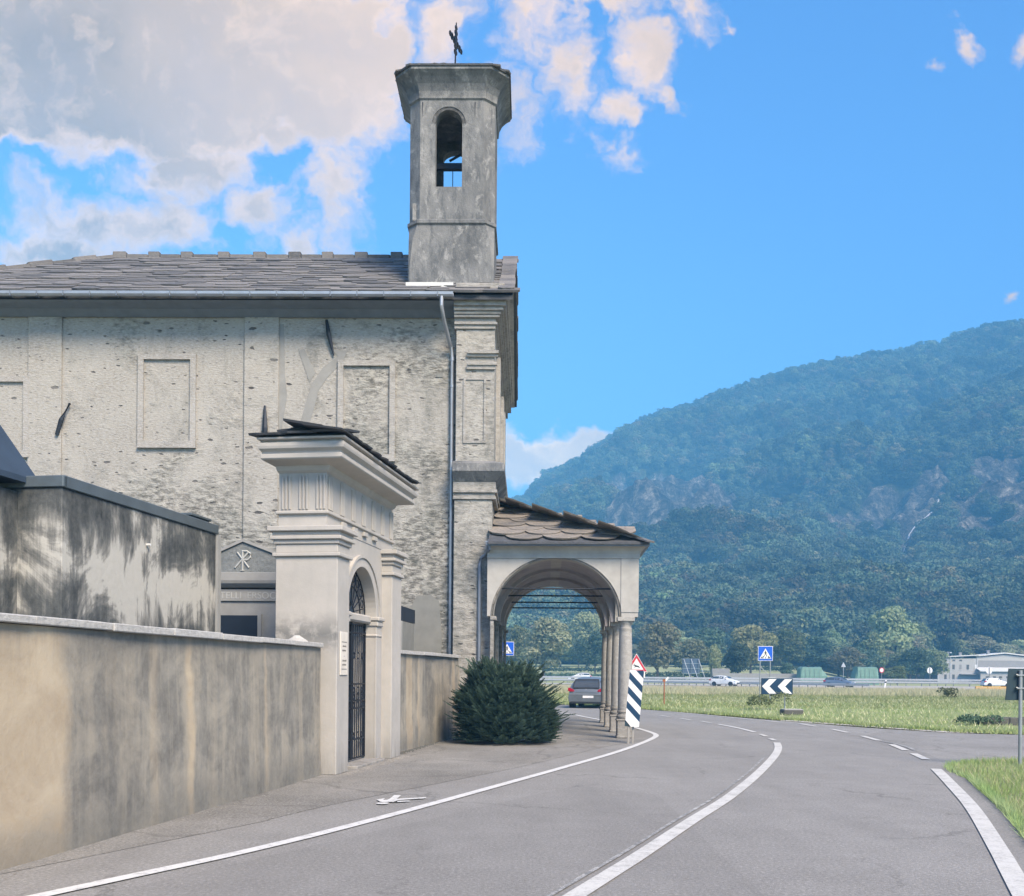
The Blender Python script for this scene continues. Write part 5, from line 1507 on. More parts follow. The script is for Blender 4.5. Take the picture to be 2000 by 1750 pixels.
# striped obstacle marker, leaning
px_a, py_a = ground_pt(1233, 1452)
st = empty('hazard_marker', (px_a, py_a, 0), 0, 'leaning black and white striped hazard board on wooden posts at the portico corner', 'road sign')
m = MB(); m.box(-.095, -.045, -.0, .05, 0, 1.3); m.box(.02, .06, .04, .09, 0, 1.25)
for i in range(len(m.v)):
    x, y, z = m.v[i]; m.v[i] = (x + z * .02, y, z)
m.build('support_post', 'wood_post', st)
def lean(p, z0=.37): return (p[0] + (p[1] - z0) * .085, p[1])
bw, b0, b1 = .172, .40, 1.755
board = [(-.165, .56), (-.02, b0), (.172, b0), (.172, b1 - .02), (-.150, b1), (-.168, b1 - .02)]
bd = MB(); bd.prism([lean(p) for p in board], -.035, -.02, 'y'); bo = bd.build('board', 'sign_white', st)
def clip_stripe(z):            # stripes run down to the right
    sl_ = -1.0; hh = .165
    return [(-.168, z), (.172, z + .34 * sl_), (.172, z + .34 * sl_ - hh), (-.168, z - hh)]
def clip_poly(poly, zmin, zmax):
    def cl(P, f, inter):
        out = []
        for i in range(len(P)):
            a, b = P[i], P[(i + 1) % len(P)]
            fa, fb = f(a), f(b)
            if fa: out.append(a)
            if fa != fb: out.append(inter(a, b))
        return out
    P = cl(poly, lambda p: p[1] <= zmax, lambda a, b: (a[0] + (b[0] - a[0]) * (zmax - a[1]) / (b[1] - a[1]), zmax))
    if len(P) >= 3: P = cl(P, lambda p: p[1] >= zmin, lambda a, b: (a[0] + (b[0] - a[0]) * (zmin - a[1]) / (b[1] - a[1]), zmin))
    return P
for k in range(4):
    z = 2.055 - k * .345
    P = clip_poly(clip_stripe(z), b0 + .0, b1 - .015)
    if len(P) < 3: continue
    m = MB(); m.prism([lean(p) for p in P], -.0385, -.035, 'y'); m.build('stripe', 'sign_navy', bo)
m = MB(); m.box(-.16, .0, -.018, -.006, .41, .60); m.build('rear_board', 'sign_back', st)
m = MB(); m.tube([(.02, -.039, 1.42), (.02, -.045, 1.42)], .012, 6); m.build('bolt', 'steel_post', bo)

def chevron_sign():
    x, y = ground_pt(1533, 1388)
    r_ = empty('chevron_sign', (x, y, 0), 0, 'wide black bend sign with two white chevrons pointing left in the grass', 'road sign')
    s = y / 2000.0
    W = 60 * s; x0 = -(1533 - 1487) * s; zc = CAM_H + (1315 + 4 - 1340.5) * s; H = 30 * s
    m = MB(); m.box(x0, x0 + W, -.03, 0, zc - H / 2, zc + H / 2); bo = m.build('board', 'sign_navy', r_)
    m = MB(); m.box(x0 - .02, x0 + W + .02, -.028, .01, zc - H / 2 - .02, zc + H / 2 + .02); m.build('board_edge', 'sign_back', r_)
    for k in range(2):
        a = x0 + W * (.01 + .51 * k); hw = H * .47; t_ = W * .24
        P = [(a, zc), (a + W * .23, zc + hw), (a + W * .23 + t_, zc + hw), (a + t_, zc), (a + W * .23 + t_, zc - hw), (a + W * .23, zc - hw)]
        m = MB(); m.prism(P, -.035, -.03, 'y'); m.build('chevron', 'sign_white', bo)
    m = MB(); post(m, 0, 0, zc + H / 2 - .05, .04); m.build('pole', 'steel_post', r_)
chevron_sign()

def crossing_face(parent, s, z, y=-.02):
    m = MB(); m.box(-s / 2, s / 2, y, y + .02, z - s / 2, z + s / 2); p = m.build('panel', 'sign_white', parent, bevel=.006)
    m = MB(); q = s * .47; m.box(-q, q, y - .004, y, z - q, z + q); m.build('blue_field', 'sign_blue', p)
    m = MB(); t_ = s * .40; m.prism([(-t_, z - s * .35), (t_, z - s * .35), (0, z + s * .34)], y - .008, y - .004, 'y'); m.build('white_triangle', 'sign_white', p)
    m = MB(); k = s
    def pg(L): m.prism([(a * k, z + b * k) for a, b in L], y - .011, y - .008, 'y')
    pg([(-.035, .17), (0, .20), (.035, .17), (.03, .13), (-.03, .13)])
    pg([(-.03, .12), (.04, .12), (.05, -.04), (-.035, -.04)]); pg([(-.03, .11), (-.10, .02), (-.085, .0), (-.02, .06)]); pg([(.03, .11), (.11, .03), (.095, .01), (.03, .06)])
    pg([(-.035, -.03), (.0, -.04), (-.09, -.22), (-.125, -.22)]); pg([(.0, -.04), (.05, -.03), (.12, -.20), (.085, -.22)])
    for a in (-.30, -.19, .20, .30): pg([(a * .86, -.16 if abs(a) < .25 else -.22), (a * .86 + .045, -.16 if abs(a) < .25 else -.22), (a + .05, -.33), (a - .03, -.33)])
    pg([(-.02, -.24), (.02, -.24), (.03, -.33), (-.03, -.33)])
    m.build('walking_figure', 'sign_black', p)
def crossing_sign(px, Y, zc, size, label, posts, brace=False):
    u, v = pix(px, 1316)
    r_ = empty('crossing_sign', (u * Y, Y, 0), 0, label, 'road sign', 'blue pedestrian crossing signs')
    crossing_face(r_, size, zc)
    for k, (dx, ztop) in enumerate(posts):
        m = MB(); post(m, dx, 0, ztop, .03, .035); m.build('pole', 'steel_post', r_)
    if brace:
        m = MB(); m.tube([(posts[0][0], .05, zc - .75), (posts[1][0], .05, zc - 1.35)], .022, 6); m.build('brace', 'steel_post', r_)
        m = MB(); m.box(posts[1][0] - .1, posts[1][0] + .30, -.03, .02, zc - 1.55, zc - 1.38); m.build('lower_bracket', 'guard_rail', r_)
crossing_sign(1494.5, 60, CAM_H + (1315 + 4 - 1276.5) * .03, .87, 'blue pedestrian crossing sign on two poles above the chevron board', [(-.30, 3.2), (.30, 3.2)], True)
crossing_sign(990, 50, CAM_H + (1315 - 1267) * .025, .68, 'blue pedestrian crossing sign seen through the portico above the conifer bush', [(-.27, 3.1)])

def warn_sign():
    Y = 60; u, v = pix(1243, 1310)
    r_ = empty('animal_warning_sign', (u * Y, Y, 0), 0, 'red bordered triangular leaping deer sign behind the striped hazard board', 'road sign')
    z0 = CAM_H + (1317 - 1311.5) * .03; s = .61; H = 1.0
    m = MB(); m.prism([(-s, z0), (s, z0), (0, z0 + H)], -.02, 0, 'y'); p = m.build('panel', 'sign_red', r_)
    m = MB(); m.prism([(-s - .03, z0 - .03), (s + .03, z0 - .03), (0, z0 + H + .05)], -.018, .01, 'y'); m.build('panel_edge', 'sign_white', r_)
    m = MB(); m.prism([(-s + .20, z0 + .11), (s - .20, z0 + .11), (0, z0 + H - .23)], -.026, -.02, 'y'); m.build('white_field', 'sign_white', p)
    m = MB(); m.prism([(-.22, z0 + .37), (-.12, z0 + .40), (-.13, z0 + .52), (-.10, z0 + .40), (-.02, z0 + .36), (.12, z0 + .32), (.24, z0 + .17), (.10, z0 + .25), (-.02, z0 + .27), (-.18, z0 + .22), (-.06, z0 + .31)], -.031, -.026, 'y'); m.build('deer', 'sign_black', p)
    m = MB(); m.box(.24, .50, -.02, 0, z0 - .36, z0 - .04); q = m.build('lower_plate', 'sign_white', r_)
    m = MB(); m.box(.355, .385, -.025, -.02, z0 - .22, z0 - .10); m.box(.355, .385, -.025, -.02, z0 - .28, z0 - .25); m.build('exclamation_mark', 'sign_black', q)
    m = MB(); post(m, 0.2, 0, z0 + .3, .03); m.build('pole', 'steel_post', r_)
warn_sign()

def back_sign():
    x, y = ground_pt(1992, 1500)
    r_ = empty('sign_from_behind', (x, y, 0), R(-4), 'large dark sign board seen from behind on a galvanised pole at the verge', 'road sign')
    s = y / 2000
    zt, zb = CAM_H + (1323 - 1306) * s, CAM_H + (1323 - 1368) * s
    m = MB(); P = [(-.255, zb), (-.20, zt), (.42, zt), (.42, zb)]; m.prism(P, .035, .05, 'y'); bo = m.build('board', 'sign_back', r_, bevel=.003)
    m = MB(); post(m, 0, -.02, zt - .03, 0, .032); m.build('pole', 'steel_post', r_)
    for z in (zt - .12, zb + .22):
        m = MB(); m.box(-.075, .075, -.04, .036, z - .012, z + .012); m.tube([(-.075, .02, z), (-.035, .02, z)], .022, 6); m.build('clamp', 'steel_post', r_)
back_sign()
def rusty_pole():
    x, y = ground_pt(1297, 1379)
    r_ = empty('rusty_stake', (x, y, 0), 0, 'short rusty stake with a small tilted white plate in the grass field', 'stake')
    m = MB(); post(m, 0, 0, 1.36, 0, .035); m.build('pole', 'rust', r_)
    m = MB(); m.prism([(.04, 1.25), (.24, 1.46), (.19, 1.55), (-.0, 1.33)], -.03, .0, 'y'); m.build('plate', 'sign_white', r_)
    m = MB(); m.box(-.08, .06, -.04, .04, 1.26, 1.40); m.build('bracket', 'rust', r_)
rusty_pole()
def kerb_block():
    x, y = ground_pt(1551, 1398)
    m = MB(); m.box(-.42, .40, 0, .7, -.02, .24); o = m.build('concrete_block', 'dark_stone', None, bevel=.03); o.location = (x, y, 0)
    tag(o, 'low dark weathered concrete block in the grass below the chevron sign', 'concrete block')
    m = MB(); m.box(-.38, .38, .02, .66, .24, .265); m.build('slab_top', 'coping_stone', o)
kerb_block()
def culvert():
    x, y = ground_pt(1955, 1418)
    m = MB(); rr_ = random.Random(5)
    for k in range(9):
        m.box(-.9 + k * .30, -.9 + k * .30 + .29, 0, .5, -.02, .26 + rr_.uniform(-.03, .03))
    o = m.build('low_stone_wall', 'dark_stone', None, bevel=.03); o.location = (x + .3, y, 0); tag(o, 'low dark stone culvert wall in the grass beyond the side road', 'low wall')
culvert()

# ------------------------------------------------------------------ leaf clusters for weeds and trees
def leaf_cloud(name, clusters, nleaf, size, mat, seed, flat=.6):
    "clusters: (centre, radii); leaves lie on and just inside each lobe"
    r = np.random.RandomState(seed)
    vol = np.array([c[1][0] * c[1][1] + c[1][0] * c[1][2] for c in clusters]); cnt = (nleaf * vol / vol.sum()).astype(int)
    P = []; N = []
    for (c, rad), k in zip(clusters, cnt):
        d = r.normal(size=(k, 3)); d /= np.linalg.norm(d, axis=1)[:, None]
        d[:, 2] = np.where(d[:, 2] < -.35, -d[:, 2], d[:, 2])
        rr_ = (.72 + .36 * r.rand(k) ** .7)[:, None]
        P.append(np.array(c) + d * rr_ * np.array(rad)); N.append(d)
    P = np.concatenate(P); N = np.concatenate(N); n = len(P)
    N = N + r.normal(size=N.shape) * flat; N /= np.linalg.norm(N, axis=1)[:, None]
    A = np.cross(N, r.normal(size=N.shape)); A /= np.linalg.norm(A, axis=1)[:, None] + 1e-9; B = np.cross(N, A)
    s = (size * (.5 + r.rand(n)))[:, None]
    V = np.stack([P - A * s, P - B * s * .55, P + A * s, P + B * s * .55], 1).reshape(-1, 3)
    F = np.arange(4 * n).reshape(-1, 4)
    return np_mesh(name, V, F, mat)

def crown_mesh(seed, w, h, h0, nleaf, size, mat, lobes=14, shape='round'):
    r = random.Random(seed); cl = []
    for k in range(lobes):
        t_ = (k + .5) / lobes
        z = h0 + (h - h0) * (.12 + .76 * t_)
        if shape == 'round': prof_ = math.sin(math.pi * (.12 + .80 * t_)) ** .6
        elif shape == 'tall': prof_ = math.sin(math.pi * (.18 + .78 * t_)) ** .8 * .9
        else: prof_ = (1 - t_) ** .7 + .12
        a = r.uniform(0, 6.283); d = w / 2 * prof_ * r.uniform(.25, .68)
        rad = w * r.uniform(.17, .27) * (.55 + .5 * prof_)
        cl.append(((math.cos(a) * d, math.sin(a) * d, z), (rad, rad, rad * r.uniform(.62, .85))))
    cl.append(((0, 0, h0 + (h - h0) * .5), (w * .27, w * .27, (h - h0) * .38)))
    return leaf_cloud('crown', cl, nleaf, size, mat, seed)

def trunk_mesh(seed, h, r0, forks=4):
    r = random.Random(seed); m = MB()
    top = h * .62
    m.tube([(0, 0, -.3), (r.uniform(-.1, .1), 0, h * .2), (r.uniform(-.2, .2), r.uniform(-.2, .2), top)], [r0, r0 * .8, r0 * .4], 8)
    for k in range(forks):
        a = r.uniform(0, 6.283); z = h * r.uniform(.18, .4)
        m.tube([(0, 0, z), (math.cos(a) * h * .12, math.sin(a) * h * .12, z + h * .14), (math.cos(a) * h * .22, math.sin(a) * h * .22, z + h * .32)], [r0 * .5, r0 * .35, r0 * .12], 6)
    return m.mesh('trunk', 'bark')

def weed(x, y, w, h, seed, mat, label, name='weed_clump', n=700, size=.05, cat='weeds', z=0):
    r = random.Random(seed)
    cl = [((r.uniform(-.4, .4) * w, r.uniform(-.25, .25) * w, h * r.uniform(.25, .65)), (w * .28, w * .25, h * .35)) for _ in range(6)]
    o = link_mesh(name, leaf_cloud(name, cl, n, size, mat, seed)); o.location = (x, y, z); tag(o, label, cat)
    return o
x, y = ground_pt(1918, 1418); weed(x, y, 1.3, .42, 3, 'leaf_dark', 'dark leafy weed clump at the left end of the low stone culvert')
x, y = ground_pt(1500, 1388); weed(x, y, 1.9, 1.0, 4, 'leaf_green', 'tall wispy green weeds under the chevron sign board', n=800, size=.05)
x, y = ground_pt(1852, 1366); weed(x, y, 1.3, .9, 5, 'leaf_green', 'small bushy weed standing alone in the dry part of the field', n=500, size=.07)

# ------------------------------------------------------------------ cars
def make_car(name, loc, heading, paint, label, L=4.25, W=1.74, H=1.50, kind='hatch', group=None, rear_detail=False, front_detail=False):
    "local +y is forward; stations from the tail to the nose"
    root = empty(name, loc, heading, label, 'car', group)
    hl = L / 2
    # y, half width at sill, z low, z belt, half width belt, z roof, half width roof
    ST = [(-hl, .60, .42, .72, .62, .74, .50), (-hl + .03, .76, .30, .80, .78, .84, .62), (-hl + .14, .84, .24, .93, .835, .985, .66), (-hl + .32, .86, .22, 1.0, .85, 1.24, .60),
          (-hl + .55, .87, .20, 1.0, .86, 1.42, .58), (-hl + .95, .87, .20, .99, .865, 1.485, .58), (-hl + 1.6, .87, .20, .97, .865, 1.50, .585), (-hl + 2.2, .87, .20, .95, .865, 1.46, .58),
          (-hl + 2.6, .87, .20, .94, .86, 1.34, .58), (-hl + 3.05, .87, .20, .93, .85, 1.07, .62), (-hl + 3.3, .87, .20, .90, .84, .95, .66), (-hl + 3.75, .85, .20, .82, .80, .86, .62), (-hl + 4.1, .78, .24, .68, .74, .72, .56), (-hl + L - .0, .60, .30, .52, .58, .54, .42)]
    fx, fz = W / 1.74, H / 1.50
    rings = []
    for (y, wl, zl, zb, wb, zr, wr) in ST:
        wl *= fx; wb *= fx; wr *= fx; zl *= fz; zb *= fz; zr *= fz
        half = [(0, zl), (wl * .85, zl), (wl * .985, zl + .06), (wl * 1.0, (zl + zb) / 2), (wb * .99, zb - .05), (wb * .965, zb), (wb * .5 + wr * .5, (zb + zr) / 2), (wr * 1.0, zr - .05), (wr * .85, zr - .008), (0, zr + .012)]
        ring = [(x, y, z) for x, z in half] + [(-x, y, z) for x, z in half[-2:0:-1]]
        rings.append(ring)
    m = MB(); m.loft(rings)
    body = m.build('body', paint, root, smooth=True)
    sb = body.modifiers.new('sub', 'SUBSURF'); sb.levels = 1; sb.render_levels = 1
    def side_pt(i, j, s, off=.012):
        x, y, z = rings[i][j]; return (s * (x + off), y, z)
    # windows: panes 1 cm proud of the body between belt (5) and roof shoulder (7)
    for s in (1, -1):
        for a, b, nm in ((3, 6, 'rear_side_window'), (6, 9, 'front_side_window')):
            m = MB()
            st_ = list(range(a, b + 1))
            lo, hi = [], []
            for k, i in enumerate(st_):
                p5, p7 = Vector(rings[i][5]), Vector(rings[i][7])
                tl = .14; th_ = .88
                q0, q1 = p5.lerp(p7, tl), p5.lerp(p7, th_)
                y0 = .05 if k == 0 else (-.03 if k == len(st_) - 1 else 0)
                lo.append((s * (q0.x + .016), q0.y + y0, q0.z)); hi.append((s * (q1.x + .016), q1.y + y0, q1.z))
            for k in range(len(st_) - 1): m.quad(lo[k], lo[k + 1], hi[k + 1], hi[k])
            m.build('side_window', 'car_glass', root)
    def cross_pane(i0, i1, nm, w0, w1, off):
        a0, a1 = rings[i0], rings[i1]
        m = MB()
        z0, z1 = a0[9][2], a1[9][2]; y0, y1 = a0[9][1], a1[9][1]
        P = []
        for t_, wf in ((0.0, w0), (1.0, w1)):
            z = z0 + (z1 - z0) * t_; y = y0 + (y1 - y0) * t_
            P.append([(-wf, y + off, z + .012), (-wf * .5, y + off * 1.6, z + .02), (wf * .5, y + off * 1.6, z + .02), (wf, y + off, z + .012)])
        for k in range(3): m.quad(P[0][k], P[0][k + 1], P[1][k + 1], P[1][k])
        m.build(nm, 'car_glass', root)
    m = MB(); yb = -hl
    zz = [(yb + .17, 1.00), (yb + .26, 1.14), (yb + .40, 1.30), (yb + .50, 1.37)]
    pw = [.60, .585, .55, .52]
    for k in range(3):
        a, b = zz[k], zz[k + 1]
        m.quad((-pw[k] * fx, a[0] - .065, a[1] * fz), (pw[k] * fx, a[0] - .065, a[1] * fz), (pw[k + 1] * fx, b[0] - .065, b[1] * fz), (-pw[k + 1] * fx, b[0] - .065, b[1] * fz))
    rw = m.build('rear_window', 'car_glass', root, smooth=True)
    m = MB()
    for k in range(3):
        a, b = zz[k], zz[k + 1]; e0, e1 = (-.04 if k == 0 else 0), (.03 if k == 2 else 0)
        m.quad((-(pw[k] + .05) * fx, a[0] - .055 + e0, a[1] * fz + e0), ((pw[k] + .05) * fx, a[0] - .055 + e0, a[1] * fz + e0), ((pw[k + 1] + .05) * fx, b[0] - .055, b[1] * fz + e1), (-(pw[k + 1] + .05) * fx, b[0] - .055, b[1] * fz + e1))
    m.build('window_seal', 'car_trim', rw, smooth=True)
    cross_pane(9, 8, 'windscreen', .56 * fx, .52 * fx, .03)
    # wheels
    for y in (-hl + .82, hl - .78):
        for s in (1, -1):
            w = empty('wheel', (s * (W / 2 - .10), y, .31)); w.parent = root
            m = MB(); pts = [(.20, -.105), (.29, -.10), (.312, -.06), (.312, .06), (.29, .10), (.20, .105)]
            m.loft([[(a, r_ * math.cos(q), r_ * math.sin(q)) for q in np.linspace(0, 6.283, 25)[:-1]] for r_, a in pts], cap=False); link_mesh('tyre', m.mesh('tyre', 'tyre', smooth=True), w)
            m = MB(); m.loft([[(s * a, r_ * math.cos(q), r_ * math.sin(q)) for q in np.linspace(0, 6.283, 17)[:-1]] for r_, a in ((.21, .0), (.21, .085), (.19, .09), (.05, .10))])
            for q in np.linspace(0, 6.283, 6)[:-1]:
                m.box(s * .088, s * .106, -.02, .02, .05, .05)
            link_mesh('rim', m.mesh('rim', 'alloy'), w)
            m = MB(); m.loft([[(s * a, r_ * math.cos(q), r_ * math.sin(q) * 1.0) for q in np.linspace(0, 6.283, 17)[:-1]] for r_, a in ((.35, -.12), (.36, .112))], cap=True)
            link_mesh('wheel_arch', m.mesh('wheel_arch', 'car_trim'), w)
    # lights
    for s in (1, -1):
        m = MB(); yb = -hl
        m.prism([(s * .86 * fx, .98), (s * .80 * fx, .985), (s * .58 * fx, .88), (s * .55 * fx, .80), (s * .80 * fx, .79), (s * .875 * fx, .84)], yb + .015, yb + .36, 'y'); m.build('tail_light', 'lamp_red', root, bevel=.01)
        m = MB(); m.prism([(s * .80 * fx, .74), (s * .60 * fx, .70), (s * .50 * fx, .62), (s * .76 * fx, .64)], hl - .30, hl - .055, 'y'); m.build('headlight', 'lamp_clear', root, bevel=.01)
        m = MB(); m.box(s * .88 * fx, s * 1.02 * fx, hl - 1.62, hl - 1.52, .93, 1.06); m.build('wing_mirror', 'car_trim' if front_detail else paint, root, bevel=.02)
    m = MB(); m.prism([(-.82 * fx, .66), (.82 * fx, .66), (.84 * fx, .46), (.80 * fx, .28), (-.80 * fx, .28), (-.84 * fx, .46)], -hl - .045, -hl + .22, 'y'); bp = m.build('rear_bumper', paint, root, bevel=.03)
    m = MB(); m.box(-.78 * fx, .78 * fx, -hl - .055, -hl - .02, .655, .70); m.build('bumper_ledge', 'alloy', bp, bevel=.01)
    m = MB(); m.box(-.74 * fx, .74 * fx, -hl - .05, -hl + .1, .22, .34); m.build('bumper_valance', 'car_trim', bp, bevel=.02)
    m = MB(); m.box(-.14, .38, -hl - .055, -hl - .046, .50, .61) if rear_detail else m.box(-.26, .26, -hl - .055, -hl - .046, .50, .61); m.build('number_plate', 'sign_white', bp)
    m = MB(); m.prism([(-.78 * fx, .60), (.78 * fx, .60), (.80 * fx, .42), (.74 * fx, .26), (-.74 * fx, .26), (-.80 * fx, .42)], hl - .25, hl + .03, 'y'); bf = m.build('front_bumper', paint, root, bevel=.03)
    m = MB(); m.box(-.48, .48, hl + .02, hl + .04, .33, .52); m.build('grille', 'car_trim', bf)
    if rear_detail:
        m = MB(); m.lathe([(.04, 0), (.04, .01)], n=10); o = m.build('badge', 'alloy', root); o.rotation_euler = (math.pi / 2, 0, 0); o.location = (0.0, -hl + .085, .90)
        m = MB(); m.prism([(.0, 1.005), (.40, 1.01), (.40, 1.02), (.08, 1.05)], -hl + .125, -hl + .14, 'y'); m.build('rear_wiper', 'car_trim', root)
        m = MB(); m.tube([(0.1, -hl + .75, 1.47), (.1, -hl + .62, 1.60)], .008, 5); m.build('aerial', 'car_trim', root)
    return root
u_, _ = pix(1140, 1316)
make_car('parked_car', (u_ * 50.4 + .48, 51.0, 0), R(-13), 'car_silver', 'silver grey hatchback seen from behind through the portico', rear_detail=True, group='cars')
u_, _ = pix(1415.5, 1316); make_car('white_car', (u_ * 152, 152, .02), R(-128), 'car_white', 'white hatchback on the highway left of the chevron sign', H=1.55, group='cars', front_detail=True)
u_, _ = pix(1640, 1316); make_car('blue_car', (u_ * 147, 147, .02), R(-122), 'car_blue', 'grey blue hatchback on the highway right of the chevron sign', group='cars', front_detail=True)
u_, _ = pix(1946, 1316); make_car('white_car', (u_ * 168, 168, .02), R(-92), 'car_white', 'white car behind the guard rail above the yellow barrier', group='cars', L=4.5)
u_, _ = pix(1133, 1316); make_car('white_car', (u_ * 186, 186, .35), R(88), 'car_white', 'small far white car beyond the highway seen through the portico', group='cars')

# ------------------------------------------------------------------ guard rails
def rail(name, A, B, zs, spacing, label, ph=None, mat='guard_rail', z0=.0, beam=.30):
    A, B = Vector(A), Vector(B); d = B - A; L = d.length; d.normalize()
    r_ = empty(name, (A.x, A.y, z0), math.atan2(d.y, d.x), label, 'guard rail', 'guard rails of the highway')
    for z in zs:
        m = MB(); pr = [(-.0, z), (.04, z - .03), (.04, z - .09), (.0, z - .12), (.0, z - .18), (.04, z - .21), (.04, z - .27), (0, z - beam), (-.02, z - beam), (-.02, z)]
        m.prism([(-a, b) for a, b in pr], 0, L, 'x'); m.build('rail_beam', mat, r_)
    n = int(L / spacing); me = MB(); me.box(-.05, .05, .02, .12, 0, (ph or zs[0])); me = me.mesh('rail_post', 'guard_rail_dark')
    for k in range(n + 1):
        o = link_mesh('rail_post', me, r_); o.location = (k * spacing, 0, 0)
rail('guard_rail', (18.0, 168), (47.5, 136), [.62], 1.37, 'low single guard rail with close posts on the near side of the highway')
rail('guard_rail', (-6, 178), (112, 170), [1.22, .80], 2.6, 'tall double guard rail along the far side of the highway', ph=1.2)
rail('guard_rail', (-6, 179.6), (112, 171.6), [.72], 4.0, 'single rear guard rail behind the tall double one', mat='guard_rail_dark')
u0, u1 = pix(1906, 1316)[0], pix(2010, 1316)[0]
yb_ = empty('yellow_barrier', (u0 * 118, 118, 0), 0, 'low yellow slatted road barrier on the highway edge', 'barrier')
for z in (.10, .27, .44):
    m = MB(); m.box(0, (u1 - u0) * 118, 0, .12, z, z + .12); m.build('yellow_slat', 'yellow_paint', yb_)
for k in range(5):
    m = MB(); m.box(k * 1.4, k * 1.4 + .08, .12, .2, 0, .56); m.build('barrier_post', 'guard_rail_dark', yb_)
u_, _ = pix(1728, 1316); m = MB(); m.prism([(-.10, 0), (.10, 0), (.30, 1.15), (.10, 1.15)], 0, .12, 'y'); o = m.build('delineator_post', 'sign_white', None); o.location = (u_ * 138, 138, 0); tag(o, 'leaning white delineator post with black band by the highway', 'marker post')
m = MB(); m.prism([(.02, .75), (.235, .75), (.27, .95), (.06, .95)], -.01, .13, 'y'); m.build('black_band', 'sign_black', o)

# ------------------------------------------------------------------ far objects beyond the highway
def at(px, py, Y):
    u, v = pix(px, py); return Vector((u * Y, Y, CAM_H + v * Y))
def round_sign(px, py, Y, r, label, face='sign_white', extra=None):
    p = at(px, py, Y)
    r_ = empty('round_sign', (p.x, p.y, 0), 0, label, 'road sign')
    m = MB(); m.loft([[(rr_ * math.cos(q), y_, p.z + rr_ * 1.15 * math.sin(q)) for q in np.linspace(0, 6.283, 21)[:-1]] for rr_, y_ in ((r, -.01), (r, .01))]); d = m.build('disc', face, r_)
    if extra: m = MB(); m.loft([[(rr_ * math.cos(q), y_, p.z + rr_ * 1.15 * math.sin(q)) for q in np.linspace(0, 6.283, 21)[:-1]] for rr_, y_ in ((r * .7, -.02), (r * .7, -.012))]); m.build('disc_centre', extra, d)
    m = MB(); m.tube([(0, -.05 if face == 'sign_white' and not extra else .05, 0), (0, -.05 if face == 'sign_white' and not extra else .05, p.z + r)], .06, 6); m.build('pole', 'guard_rail_dark', r_)
round_sign(1816, 1309.5, 175, .46, 'round white sign back on a dark pole left of the far grey house')
round_sign(1932, 1309.5, 175, .54, 'round white sign back on a dark pole in front of the far grey house')
round_sign(1722, 1309, 176, .42, 'small round red rimmed sign beside the second green tarpaulin', 'sign_red', 'sign_white')
p = at(1647.5, 1300, 176)
r_ = empty('triangle_sign', (p.x, p.y, 0), 0, 'grey triangular sign back on a thin pole between the green tarpaulins', 'road sign')
m = MB(); m.prism([(-.42, p.z - .25), (.42, p.z - .25), (0, p.z + .62)], 0, .02, 'y'); m.build('panel', 'guard_rail', r_)
m = MB(); m.tube([(0, .05, 0), (0, .05, p.z + .2)], .05, 6); m.build('pole', 'guard_rail', r_)
def tarp(pxa, pxb, label, tilt):
    a, b = at(pxa, 1322, 196), at(pxb, 1322, 196); W = b.x - a.x; zt = at(pxa, 1303, 196).z - .0
    r_ = empty('tarpaulin_cover', (a.x, 196, 0), 0, label, 'tarpaulin')
    n = 12; rings = []
    for i in range(n + 1):
        x = W * i / n; sag = -.10 * math.sin(math.pi * i / n) + .04 * math.sin(i * 2.3)
        edge = .35 if i in (0, n) else 0
        rings.append([(x + (tilt * .1), 0, 0), (x, -.05 * (i % 2), zt * .5), (x + tilt * (0 if 0 < i < n else .0), .15 + edge, zt + sag - edge * .9), (x, 1.6, zt + .15 + sag - edge), (x, 3.0 - edge, zt + sag - edge), (x, 3.2, 0)])
    if tilt > 0: rings[0] = [(x - .5 if z < .2 else x + .3, y, z) for x, y, z in rings[0]]
    else: rings[-1] = [(x + .7 if z < zt * .6 else x - .3, y, z) for x, y, z in rings[-1]]
    m = MB(); m.loft(rings); m.build('cover', 'tarp_green', r_)
    for k in range(1, 5):
        m = MB(); x = W * k / 5; m.tube([(x, -.06, .3), (x, -.08, zt * .9)], .025, 5); m.build('tarp_rope', 'guard_rail_dark', r_)
tarp(1564, 1609, 'green tarpaulin cover left of the triangular sign back beyond the highway', -1)
tarp(1672, 1716, 'green tarpaulin cover beside the small red rimmed round sign', 1)

# rack of dark louvres on white struts
a, b = at(1334, 1318, 186), at(1362, 1288, 186)
r_ = empty('hoarding_frame', (a.x, 186, 0), 0, 'dark slatted hoarding propped by three slanting white struts beyond the highway', 'hoarding')
W, Z0, Z1 = b.x - a.x + .6, 1.9, b.z
for k in range(9):
    z = Z0 + (Z1 - Z0) * k / 8.4
    m = MB(); m.prism([(.9, z), (.96, z), (1.0, z + .30), (.94, z + .30)], 0, W, 'x'); m.build('slat', 'louvre', r_)
    if k % 3 == 0: m = MB(); m.box(0, W, .82, .88, z - .04, z + .02); m.build('slat_rail', 'louvre_edge', r_)
for k in range(3):
    x = .25 + k * (W - .5) / 2
    m = MB(); m.tube([(x + .9, -1.6, .7), (x, .8, Z1 + .1)], .06, 6); m.build('strut', 'guard_rail', r_)
    m = MB(); m.tube([(x, .88, .5), (x, .88, Z1)], .045, 6); m.build('upright', 'guard_rail_dark', r_)

